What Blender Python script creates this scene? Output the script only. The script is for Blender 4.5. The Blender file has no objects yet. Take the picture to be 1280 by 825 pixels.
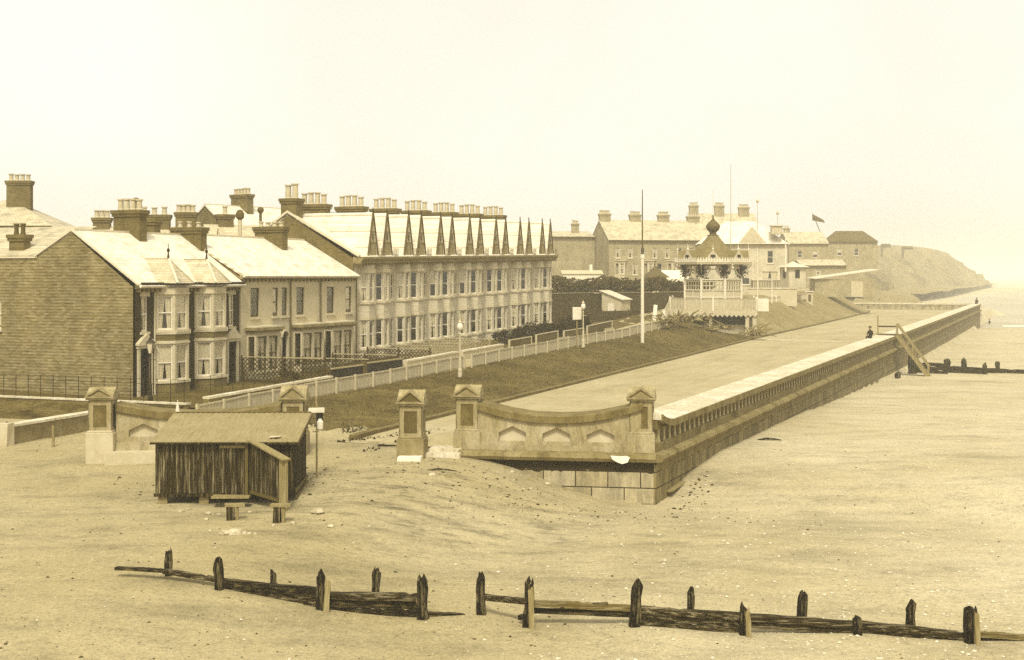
import bpy, bmesh, math, random
from mathutils import Vector, Matrix, noise
random.seed(7)
SC = bpy.context.scene
COL = SC.collection
PI = math.pi
F = 1700.0; HZ = 345.0; EYE = 6.5            # focal length in photo pixels, horizon row, eye height

# ------------------------------------------------------------------ frames
UX, UY = 0.3714, 0.9285                       # direction along the promenade
CX, CY = 5.19, 49.0                           # seaward corner of the sea wall
TH = math.atan2(UY, UX)
def Lw(a, d, z=0.0):                          # a metres along the wall, d metres inland
    return Vector((CX + UX*a - UY*d, CY + UY*a + UX*d, z))
def toL(x, y):
    rx, ry = x-CX, y-CY
    return rx*UX + ry*UY, -(rx*UY - ry*UX)
def clamp(t, a=0.0, b=1.0): return max(a, min(b, t))
def sst(t): t = clamp(t); return t*t*(3-2*t)
def pw(tab, x):
    if x <= tab[0][0]: return tab[0][1]
    for (x0, y0), (x1, y1) in zip(tab, tab[1:]):
        if x <= x1: return y0+(y1-y0)*(x-x0)/(x1-x0)
    return tab[-1][1]
def nz(x, y, s=1.0, k=0.0): return noise.noise(Vector((x*s, y*s, k)))

KERB = [(-5,12.6),(0,12.7),(60,14.4),(95,15.6),(135,16.1),(200,17.4),(210,18.6),(217,22),(224,30),(232,60),(240,90)]
ZF = [(0,0),(8,.3),(20,.45),(33,.75),(41,.9),(65,1.35),(78,1.9),(100,3.5),(130,3.9),(200,4.0),(300,4.5),(600,8)]
def kerb(a): return pw(KERB, a)
def land_z(a, d):
    k = kerb(a)
    t = clamp((d-k)/7.5)
    t = t*0.5 + sst(t)*0.5
    zf = pw(ZF, a)
    zi = pw([(78,1.9),(84,1.6),(108,1.6),(128,2.6),(155,4.0),(300,4.5),(600,8)], a)
    if a > 78: zf = zf+(zi-zf)*sst((d-26)/5)
    zf *= 1-.78*math.exp(-((a-97)**2/60+(d-19.5)**2/30))
    z = zf*t
    if d > 32: z += min(4.0, .02*(d-32))
    if a > 222 and d > 22:
        z += sst((a-222)/20)*sst((d-22)/15)*(1.1*nz(a,d,.09,3)+1.6*nz(a,d,.03,5)+.6)
    if d > k: z += .06*nz(a,d,.5,1)*t
    return z
ZR = [(-80,-2.6),(-40,-1.9),(-15,-1.45),(-4,-1.5),(-.5,-1.75),(1.5,-1.7),(5,-1.2),(10,-.98),(30,-1.27),(77,-2.4),(140,-2.8),(210,-3.15),(235,-3.45),(300,-4.2)]
def beach_z(a, d):
    if a <= 0: zl = -.05*(-a)
    elif d < 24: zl = land_z(a, d)-.22*sst(a/2.5)
    else: zl = land_z(a, d)-.3
    if d > 24 and a < 8:
        zd = -.28 if a > -5 else -.28-.03*(-5-a)
        zl = zl+(zd-zl)*sst((d-24)/2)*sst((a+9)/5)
    zr = pw(ZR, a)
    if d < 0: zr -= .004*(-d)
    inner = a > -.3 and d > .5
    if inner and d < 11: z = -1.6
    else:
        t = sst((7.6-d)/7.0)
        z = zl+(zr-zl)*t
    x = CX+UX*a-UY*d; y = CY+UY*a+UX*d
    z += .07*nz(x,y,.11,2)+.035*nz(x,y,.45,4)+.016*nz(x,y,1.3,6)
    z += -.14*math.exp(-((x+8.2)**2/7+(y-42.2)**2/3))
    return z
def bz(x, y):
    a, d = toL(x, y); return beach_z(a, d)
def at(px, py, z):                            # where the sight line through a photo pixel meets height z
    D = F*(EYE-z)/(py-HZ); return Vector(((px-640)/F*D, D, z))
def atD(px, D, z=0.0): return Vector(((px-640)/F*D, D, z))
def zat(py, D): return EYE-(py-HZ)*D/F
def hit(px, py):
    D = 18.0
    m = (px-640)/F; k = (py-HZ)/F
    while D < 400:
        if EYE-k*D <= bz(m*D, D): break
        D += .05
    return Vector((m*D, D, bz(m*D, D)))

# ------------------------------------------------------------------ materials
def sep(v):                                   # print-tone colour of a given lightness
    v = .86*v**1.10
    tab = [(0,(1,.62,.06)),(.06,(1,.71,.14)),(.2,(1,.80,.35)),(.4,(1,.86,.54)),(.8,(1,.94,.80))]
    for (a, ca), (b, cb) in zip(tab, tab[1:]):
        if v <= b:
            t = (v-a)/(b-a); r = [x+(y-x)*t for x, y in zip(ca, cb)]; break
    else: r = tab[-1][1]
    lum = .2126*r[0]+.7152*r[1]+.0722*r[2]
    return tuple(min(.95, v*x/lum) for x in r)+(1.0,)
class NT:
    def __init__(s, name):
        s.m = bpy.data.materials.new(name); s.m.use_nodes = True
        s.t = s.m.node_tree; s.n = s.t.nodes; s.b = s.n['Principled BSDF']; s.out = s.n['Material Output']
    def N(s, typ, **kw):
        o = s.n.new(typ)
        for k, v in kw.items():
            if k.startswith('i_'):
                o.inputs[k[2:].replace('_', ' ')].default_value = v
            else: setattr(o, k, v)
        return o
    def L(s, a, b): s.t.links.new(a, b)
    def coord(s, kind='Object'): return s.N('ShaderNodeTexCoord').outputs[kind]
    def noise(s, vec, scale, detail=4, rough=.6, stretch=None):
        if stretch:
            mp = s.N('ShaderNodeMapping'); mp.inputs['Scale'].default_value = stretch; s.L(vec, mp.inputs[0]); vec = mp.outputs[0]
        n = s.N('ShaderNodeTexNoise'); n.inputs['Scale'].default_value = scale; n.inputs['Detail'].default_value = detail; n.inputs['Roughness'].default_value = rough
        s.L(vec, n.inputs['Vector']); return n.outputs['Fac']
    def ramp(s, fac, stops):
        r = s.N('ShaderNodeValToRGB'); e = r.color_ramp.elements
        while len(e) < len(stops): e.new(.5)
        for k, (p, c) in enumerate(stops): e[k].position = p; e[k].color = c
        s.L(fac, r.inputs[0]); return r.outputs[0]
    def mix(s, fac, a, b, mode='MIX'):
        m = s.N('ShaderNodeMix', data_type='RGBA', blend_type=mode)
        if isinstance(fac, (int, float)): m.inputs[0].default_value = fac
        else: s.L(fac, m.inputs[0])
        for i, c in ((6, a), (7, b)):
            if isinstance(c, tuple): m.inputs[i].default_value = c
            else: s.L(c, m.inputs[i])
        return m.outputs[2]
    def bump(s, fac, strength=.4, dist=.03, prev=None):
        b = s.N('ShaderNodeBump'); b.inputs['Strength'].default_value = strength; b.inputs['Distance'].default_value = dist
        s.L(fac, b.inputs['Height'])
        if prev: s.L(prev, b.inputs['Normal'])
        return b.outputs[0]
    def fin(s, col, rough=.85, nrm=None, spec=.25):
        if isinstance(col, tuple): s.b.inputs['Base Color'].default_value = col
        else: s.L(col, s.b.inputs['Base Color'])
        s.b.inputs['Roughness'].default_value = rough
        s.b.inputs['Specular IOR Level'].default_value = spec
        if nrm: s.L(nrm, s.b.inputs['Normal'])
        return s.m
def g(v): return (v, v, v, 1)
def plain(name, v, var=.25, scale=3.0, rough=.8, bump=.15, spec=.25, stretch=None, detail=5):
    t = NT(name); c = t.coord()
    n = t.noise(c, scale, detail, .65, stretch)
    col = t.ramp(n, [(.25, sep(v*(1-var))), (.75, sep(v*(1+var)))])
    n2 = t.noise(c, scale*9, 3, .6, stretch)
    return t.fin(col, rough, t.bump(n2, bump, .02) if bump else None, spec)
def wallvec(t):
    sx = t.N('ShaderNodeSeparateXYZ'); t.L(t.coord(), sx.inputs[0])
    ad = t.N('ShaderNodeMath', operation='ADD'); t.L(sx.outputs[0], ad.inputs[0]); t.L(sx.outputs[1], ad.inputs[1])
    cb = t.N('ShaderNodeCombineXYZ'); t.L(ad.outputs[0], cb.inputs[0]); t.L(sx.outputs[2], cb.inputs[1]); return cb.outputs[0]
def brick(name, v1, v2, vm, bw=.46, bh=.15, mortar=.02, dirt=.35, rough=.9, dirtscale=.7, bed=0):
    t = NT(name); w = wallvec(t)
    b = t.N('ShaderNodeTexBrick'); t.L(w, b.inputs['Vector'])
    b.inputs['Color1'].default_value = sep(v1); b.inputs['Color2'].default_value = sep(v2); b.inputs['Mortar'].default_value = sep(vm)
    b.inputs['Scale'].default_value = 1.0; b.inputs['Mortar Size'].default_value = mortar; b.inputs['Mortar Smooth'].default_value = .3
    b.inputs['Brick Width'].default_value = bw; b.inputs['Row Height'].default_value = bh
    n = t.noise(t.coord(), dirtscale, 6, .7)
    d = t.ramp(n, [(.3, g(1-dirt)), (.7, g(1+dirt*.3))])
    col = t.mix(1.0, b.outputs['Color'], d, 'MULTIPLY')
    n7 = t.noise(w, 1.0, 5, .7, (.5, .12, 1))
    col = t.mix(.7, col, t.ramp(n7, [(.35, g(.74)), (.55, g(1.0)), (.7, g(1.16))]), 'MULTIPLY')
    n2 = t.noise(w, 4.0, 3, .7, (1.2, 6, 1))
    col = t.mix(.6, col, t.ramp(n2, [(.3, g(.7)), (.7, g(1.2))]), 'MULTIPLY')
    if bed:                                      # uneven mortar beds, every other course raked out
        wv = t.N('ShaderNodeTexWave'); wv.wave_type = 'BANDS'; wv.bands_direction = 'Y'; wv.inputs['Scale'].default_value = .314/bed; wv.inputs['Distortion'].default_value = .7; wv.inputs['Detail'].default_value = 3; wv.inputs['Detail Scale'].default_value = 1.2
        t.L(w, wv.inputs['Vector'])
        n9 = t.noise(w, 1.1, 4, .7)
        col = t.mix(t.ramp(n9, [(.3, g(.35)), (.65, g(1))]), col, t.mix(1.0, col, t.ramp(wv.outputs['Fac'], [(.15, g(.66)), (.5, g(1.06)), (.9, g(1.2))]), 'MULTIPLY'))
    bp = t.bump(b.outputs['Fac'], -.35, .02)
    return t.fin(col, rough, bp)
def wood(name, v, var=.5, rough=.9, across=(9, 9, .5), paint=None):
    t = NT(name); c = t.coord()
    n = t.noise(c, 2.2, 6, .7, across)
    col = t.ramp(n, [(.3, sep(v*(1-var))), (.55, sep(v)), (.78, sep(v*(1+var*1.4)))])
    if paint:
        n3 = t.noise(c, 1.4, 5, .75, across)
        col = t.mix(t.ramp(n3, [(.50, g(0)), (.70, g(.85))]), col, sep(paint))
    return t.fin(col, rough, t.bump(n, .5, .015), .15)
def slate(name, v, var=.12):
    t = NT(name); w = t.coord()
    b = t.N('ShaderNodeTexBrick')
    sx = t.N('ShaderNodeSeparateXYZ'); t.L(w, sx.inputs[0])
    cb = t.N('ShaderNodeCombineXYZ'); t.L(sx.outputs[0], cb.inputs[0])
    ad = t.N('ShaderNodeMath', operation='MULTIPLY'); ad.inputs[1].default_value = 1.6; t.L(sx.outputs[2], ad.inputs[0])
    t.L(ad.outputs[0], cb.inputs[1]); t.L(cb.outputs[0], b.inputs['Vector'])
    b.inputs['Color1'].default_value = sep(v*1.1); b.inputs['Color2'].default_value = sep(v*.9); b.inputs['Mortar'].default_value = sep(v*.6)
    b.inputs['Scale'].default_value = 1.0; b.inputs['Mortar Size'].default_value = .012; b.inputs['Brick Width'].default_value = .3; b.inputs['Row Height'].default_value = .22
    n = t.noise(w, .9, 6, .7)
    col = t.mix(1.0, b.outputs['Color'], t.ramp(n, [(.32, g(1-var*2.2)), (.5, g(1)), (.7, g(1+var*.7))]), 'MULTIPLY')
    return t.fin(col, .55, t.bump(b.outputs['Fac'], -.2, .01), .4)

M = {}
def build_materials():
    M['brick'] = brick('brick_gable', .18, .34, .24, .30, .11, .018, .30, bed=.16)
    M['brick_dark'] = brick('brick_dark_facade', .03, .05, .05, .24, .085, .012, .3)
    M['brick_pale'] = brick('brick_pale', .54, .66, .5, .24, .085, .012, .22)
    M['brick_mid'] = brick('brick_mid', .15, .21, .17, .4, .14, .02, .3)
    M['brick_stack'] = brick('brick_stack', .12, .17, .20, .3, .1, .02, .4)
    M['render'] = plain('cream_render', .50, .12, .9, .9, .08)
    M['stone'] = plain('dressed_stone', .50, .16, 2.2, .85, .2)
    M['stone_dark'] = plain('weathered_stone', .24, .35, 2.6, .9, .3)
    M['slate'] = slate('slate_roof', .76)
    M['slate2'] = slate('slate_roof_worn', .50, .2)
    M['lead'] = plain('roof_lead', .6, .12, 3, .5, .05, .4)
    M['pot'] = plain('chimney_pot_clay', .50, .12, 4, .8, .05)
    M['pot_dark'] = plain('sooty_pot', .10, .3, 4, .8, .05)
    M['white'] = plain('white_paint', .70, .10, 3, .6, .05)
    M['white_worn'] = wood('worn_white_paint', .50, .2, .66, (3, 3, .6))
    M['trim_dark'] = plain('dark_paint', .012, .3, 3, .6, .05)
    M['trim_mid'] = plain('stained_timber', .10, .3, 3, .7, .1)
    M['iron'] = plain('dark_iron', .025, .3, 6, .6, .05)
    M['curtain'] = plain('curtain_cloth', .72, .10, 6, .9, .05)
    M['blind'] = plain('blind_cloth', .55, .08, 2, .9, .0)
    M['door'] = plain('door_paint', .01, .3, 2, .5, .05, .3)
    M['hutwood'] = wood('tarred_hut_boards', .018, .95, .9, (9, 9, .5), .16)
    M['hutwood_worn'] = wood('worn_hut_boards', .035, .95, .9, (9, 9, .45), .40)
    M['greywood'] = wood('bleached_timber', .27, .4, .9, (7, 7, .6))
    M['post_wood'] = wood('wet_groyne_post', .012, .9, .85, (9, 9, 1.2), .26)
    M['plank_wood'] = wood('weathered_groyne_plank', .03, .95, .9, (.8, 8, 14), .40)
    M['plank_dark'] = wood('dark_groyne_plank', .012, .95, .9, (.8, 8, 14), .22)
    M['plank_pale'] = wood('pale_groyne_plank', .14, .7, .9, (.8, 8, 14), .42)
    M['lattice'] = plain('trellis_timber', .06, .4, 4, .9, .1)
    M['lattice_pale'] = plain('pale_trellis', .34, .25, 4, .9, .1)
    M['foliage'] = plain('hedge_leaves', .03, .5, 1.6, .9, .0, .2)
    M['foliage2'] = plain('far_hedge_leaves', .075, .45, .8, .9, .0, .2)
    M['grassblade'] = plain('grass_blades', .15, .5, .7, .9, .0, .15)
    M['cloth_dark'] = plain('dark_cloth', .02, .3, 6, .95, .1)
    M['skin'] = plain('skin', .36, .05, 6, .7, .0)
    M['straw'] = plain('straw_hat', .4, .1, 9, .9, .1)
    M['pebble'] = plain('pale_pebble', .62, .2, 2.0, .8, .1)
    M['pebble_dark'] = plain('dark_pebble', .06, .5, 2.0, .8, .1)
    M['flag'] = plain('flag_cloth', .12, .3, 3, .9, 0)
    M['branch'] = wood('rustic_branch', .2, .6, .9, (4, 4, 2))
    M['cobble'] = plain('pale_beach_stone', .40, .4, 5, .9, .3)
    M['brick_hazed'] = brick('brick_hazed_row', .36, .46, .30, .4, .14, .02, .3)  # paler than the near brick, with distance haze mixed into the colour
    M['whitewash'] = plain('whitewash', .82, .05, 3, .8, .1)
    # felted board roof of the hut
    t = NT('hut_roof_felt'); c = t.coord()
    n = t.noise(c, 1.3, 6, .7); n2 = t.noise(c, 3.0, 5, .7, (5, .6, 1))
    col = t.mix(.55, t.ramp(n, [(.3, sep(.20)), (.7, sep(.34))]), t.ramp(n2, [(.3, sep(.17)), (.7, sep(.36))]))
    M['felt'] = t.fin(col, .8, t.bump(n2, .3, .01))
    # ashlar of the sea wall
    def ashlar(name, v, dk, wet):
        t = NT(name); w = wallvec(t)
        b = t.N('ShaderNodeTexBrick'); t.L(w, b.inputs['Vector'])
        b.inputs['Color1'].default_value = sep(v*1.1); b.inputs['Color2'].default_value = sep(v*.85); b.inputs['Mortar'].default_value = sep(.03)
        b.inputs['Scale'].default_value = 1.0; b.inputs['Mortar Size'].default_value = .022; b.inputs['Brick Width'].default_value = 1.18; b.inputs['Row Height'].default_value = .58; b.inputs['Mortar Smooth'].default_value = .2
        n = t.noise(w, .9, 6, .72, (2.4, .5, 1))
        col = t.mix(1.0, b.outputs['Color'], t.ramp(n, [(.34, g(dk)), (.62, g(1.08))]), 'MULTIPLY')
        n2 = t.noise(t.coord(), 7, 4, .7)
        col = t.mix(.5, col, t.ramp(n2, [(.3, g(.72)), (.7, g(1.2))]), 'MULTIPLY')
        nr = t.bump(n2, .35, .03, t.bump(b.outputs['Fac'], -.6, .04))
        return t.fin(col, .9, nr)
    M['ashlar'] = ashlar('ashlar_sea_wall', .42, .45, 1)
    M['ashlar_worn'] = ashlar('ashlar_stained', .26, .35, 1)
    # stained concrete / stone of the parapet
    def stained(name, v, dk, sc=1.1):
        t = NT(name); c = t.coord()
        n = t.noise(c, sc, 7, .72, (1, 1, .55)); n2 = t.noise(c, 11, 4, .7); n3 = t.noise(c, 3.2, 5, .75, (1.6, 1.6, .35))
        col = t.ramp(n, [(.30, sep(v*dk)), (.5, sep(v*.82)), (.68, sep(v*1.12))])
        col = t.mix(.6, col, t.ramp(n2, [(.3, g(.72)), (.7, g(1.15))]), 'MULTIPLY')
        col = t.mix(.75, col, t.ramp(n3, [(.34, g(.55)), (.52, g(1.05))]), 'MULTIPLY')
        return t.fin(col, .9, t.bump(n2, .4, .02))
    M['pier'] = stained('pier_stone', .40, .55)
    M['pier_panel'] = stained('pier_panel_rough', .17, .5, 3)
    M['parapet'] = stained('parapet_stone', .44, .42)
    M['parapet_sea'] = stained('sea_parapet_stone', .17, .45)
    M['moulding'] = stained('plinth_moulding', .26, .3, .8)
    M['coping'] = stained('coping_stone', .70, .72, .8)
    M['gablefront'] = plain('gable_front_boards', .50, .3, 5, .9, .2)
    M['fascia'] = stained('coping_fascia_stone', .24, .45)
    M['recess_shade'] = stained('recess_shade_stone', .035, .5)  # near black: shade inside the parapet openings painted into the stone
    M['coping_end'] = stained('end_coping_stone', .22, .55, 1.4)
    M['kerb'] = stained('kerb_stone', .19, .5, 1.2)
    M['rubble'] = stained('rubble_wall', .24, .35, 2.2)
    # ground
    t = NT('beach_sand'); c = t.coord()
    n1 = t.noise(c, .09, 5, .6); n2 = t.noise(c, .8, 7, .72, (.55, 1.1, 1)); n3 = t.noise(c, 5.5, 5, .75); n4 = t.noise(c, 16, 3, .8)
    sx = t.N('ShaderNodeSeparateXYZ'); t.L(c, sx.inputs[0])
    ad = t.N('ShaderNodeMath', operation='MULTIPLY_ADD'); t.L(n1, ad.inputs[0]); ad.inputs[1].default_value = 14.0; t.L(sx.outputs[0], ad.inputs[2])
    mr = t.N('ShaderNodeMapRange'); t.L(ad.outputs[0], mr.inputs[0]); mr.inputs[1].default_value = 2.0; mr.inputs[2].default_value = 24.0
    col = t.mix(mr.outputs[0], t.ramp(n1, [(.3, sep(.31)), (.7, sep(.40))]), t.ramp(n1, [(.3, sep(.42)), (.7, sep(.52))]))
    col = t.mix(.8, col, t.ramp(n2, [(.30, g(.62)), (.46, g(.96)), (.70, g(1.15))]), 'MULTIPLY')
    col = t.mix(.85, col, t.ramp(n3, [(.28, g(.45)), (.43, g(.95)), (.58, g(1.04)), (.74, g(1.35))]), 'MULTIPLY')
    col = t.mix(.7, col, t.ramp(n4, [(.3, g(.4)), (.44, g(.95)), (.76, g(1.5))]), 'MULTIPLY')
    n6 = t.noise(c, .22, 6, .7, (.6, 1.5, 1))
    col = t.mix(.8, col, t.ramp(n6, [(.32, g(.66)), (.47, g(.97)), (.62, g(1.0)), (.74, g(1.14))]), 'MULTIPLY')
    # trodden, dirty ground round the hut and the gateway
    ds = t.N('ShaderNodeVectorMath', operation='DISTANCE'); mq = t.N('ShaderNodeMapping'); mq.inputs['Scale'].default_value = (.8, 1.25, 0); t.L(c, mq.inputs[0]); t.L(mq.outputs[0], ds.inputs[0]); ds.inputs[1].default_value = (-2.6, 54.0, 0)
    mk = t.N('ShaderNodeMapRange'); t.L(ds.outputs['Value'], mk.inputs[0]); mk.inputs[1].default_value = 3.0; mk.inputs[2].default_value = 10.0; mk.inputs[3].default_value = 1.0; mk.inputs[4].default_value = 0.0
    n8 = t.noise(c, .9, 7, .78, (.6, 1.7, 1))
    dirt = t.mix(mk.outputs[0], g(1), t.ramp(n8, [(.36, g(.42)), (.50, g(.95)), (.7, g(1.08))]))
    col = t.mix(1.0, col, dirt, 'MULTIPLY')
    nr = t.bump(n4, .5, .03, t.bump(n3, .5, .06, t.bump(n2, .35, .2)))
    M['sand'] = t.fin(col, .95, nr, .1)
    t = NT('path_gravel'); c = t.coord()
    n1 = t.noise(c, .16, 5, .6); n2 = t.noise(c, 1.4, 7, .72); n3 = t.noise(c, 7, 4, .75)
    col = t.ramp(n1, [(.3, sep(.34)), (.7, sep(.44))])
    mp = t.N('ShaderNodeMapping'); mp.inputs['Rotation'].default_value = (0, 0, -TH); t.L(c, mp.inputs[0])
    n5 = t.noise(mp.outputs[0], 1.0, 6, .7, (.06, .8, 1))
    col = t.mix(.6, col, t.ramp(n2, [(.3, g(.68)), (.5, g(1)), (.7, g(1.1))]), 'MULTIPLY')
    col = t.mix(.8, col, t.ramp(n5, [(.32, g(.72)), (.46, g(.98)), (.6, g(1.0)), (.72, g(1.15))]), 'MULTIPLY')
    col = t.mix(.7, col, t.ramp(n3, [(.3, g(.66)), (.5, g(1)), (.75, g(1.2))]), 'MULTIPLY')
    M['path'] = t.fin(col, .95, t.bump(n3, .4, .04), .1)
    t = NT('lawn_grass'); c = t.coord()
    n1 = t.noise(c, .22, 6, .68); n2 = t.noise(c, 1.7, 6, .75, (1.0, .55, 1)); n3 = t.noise(c, 9, 4, .75)
    col = t.ramp(n1, [(.3, sep(.06)), (.7, sep(.16))])
    col = t.mix(.85, col, t.ramp(n2, [(.3, g(.5)), (.5, g(1)), (.72, g(1.5))]), 'MULTIPLY')
    col = t.mix(.8, col, t.ramp(n3, [(.3, g(.5)), (.5, g(1)), (.75, g(1.5))]), 'MULTIPLY')
    M['lawn'] = t.fin(col, .95, t.bump(n3, .7, .06, t.bump(n2, .6, .2)), .1)
    t = NT('hazed_grass_slope'); c = t.coord()
    n1 = t.noise(c, .12, 6, .7); n2 = t.noise(c, 1.2, 6, .75)
    col = t.mix(.8, t.ramp(n1, [(.3, sep(.19)), (.7, sep(.30))]), t.ramp(n2, [(.3, g(.6)), (.7, g(1.3))]), 'MULTIPLY')
    M['grass_hazed'] = t.fin(col, .95, t.bump(n2, .6, .1), .1)  # paler than the lawn: distance haze put into the grass colour
    M['bandroof'] = plain('bandstand_roof_boards', .17, .25, 2, .7, .1)
    t = NT('garden_earth'); c = t.coord()
    n1 = t.noise(c, .3, 6, .7); n2 = t.noise(c, 3, 6, .75)
    col = t.mix(.8, t.ramp(n1, [(.3, sep(.06)), (.7, sep(.14))]), t.ramp(n2, [(.3, g(.5)), (.7, g(1.4))]), 'MULTIPLY')
    M['earth'] = t.fin(col, .95, t.bump(n2, .6, .1), .1)
    t = NT('rough_bank'); c = t.coord()
    n1 = t.noise(c, .8, 6, .7); n2 = t.noise(c, 4, 5, .75)
    col = t.mix(.8, t.ramp(n1, [(.35, sep(.045)), (.7, sep(.17))]), t.ramp(n2, [(.3, g(.45)), (.7, g(1.6))]), 'MULTIPLY')
    M['bank'] = t.fin(col, .95, t.bump(n2, .8, .1), .1)
    t = NT('boulder_clay'); c = t.coord()
    n1 = t.noise(c, .02, 6, .7); n2 = t.noise(c, .12, 7, .72, (1, 1, 2)); n3 = t.noise(c, .05, 4, .7)
    col = t.mix(.8, t.ramp(n1, [(.35, sep(.15)), (.7, sep(.29))]), t.ramp(n2, [(.3, g(.5)), (.7, g(1.5))]), 'MULTIPLY')
    M['clay'] = t.fin(col, .95, t.bump(n2, .8, 2.0), .1)
    t = NT('sea_water'); c = t.coord()
    n1 = t.noise(c, .05, 5, .6, (1, .35, 1)); n2 = t.noise(c, .4, 5, .65, (1, .4, 1))
    M['sea'] = t.fin(t.ramp(n1, [(.35, sep(.30)), (.7, sep(.42))]), .35, t.bump(n2, .35, .3), .4)
    # window glass: see-through with a sheen
    t = NT('window_glass')
    tr = t.N('ShaderNodeBsdfTransparent'); tr.inputs[0].default_value = (.93, .92, .88, 1)
    gl = t.N('ShaderNodeBsdfGlossy'); gl.inputs[0].default_value = (1, .98, .93, 1); gl.inputs[1].default_value = .08
    lw_ = t.N('ShaderNodeLayerWeight'); pw_ = t.N('ShaderNodeMath', operation='POWER'); t.L(lw_.outputs['Facing'], pw_.inputs[0]); pw_.inputs[1].default_value = 4.0
    fr = t.N('ShaderNodeMath', operation='MULTIPLY_ADD'); t.L(pw_.outputs[0], fr.inputs[0]); fr.inputs[1].default_value = .7; fr.inputs[2].default_value = .05
    mx = t.N('ShaderNodeMixShader'); t.L(fr.outputs[0], mx.inputs[0]); t.L(tr.outputs[0], mx.inputs[1]); t.L(gl.outputs[0], mx.inputs[2])
    t.L(mx.outputs[0], t.out.inputs['Surface']); M['glass'] = t.m
build_materials()

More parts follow.
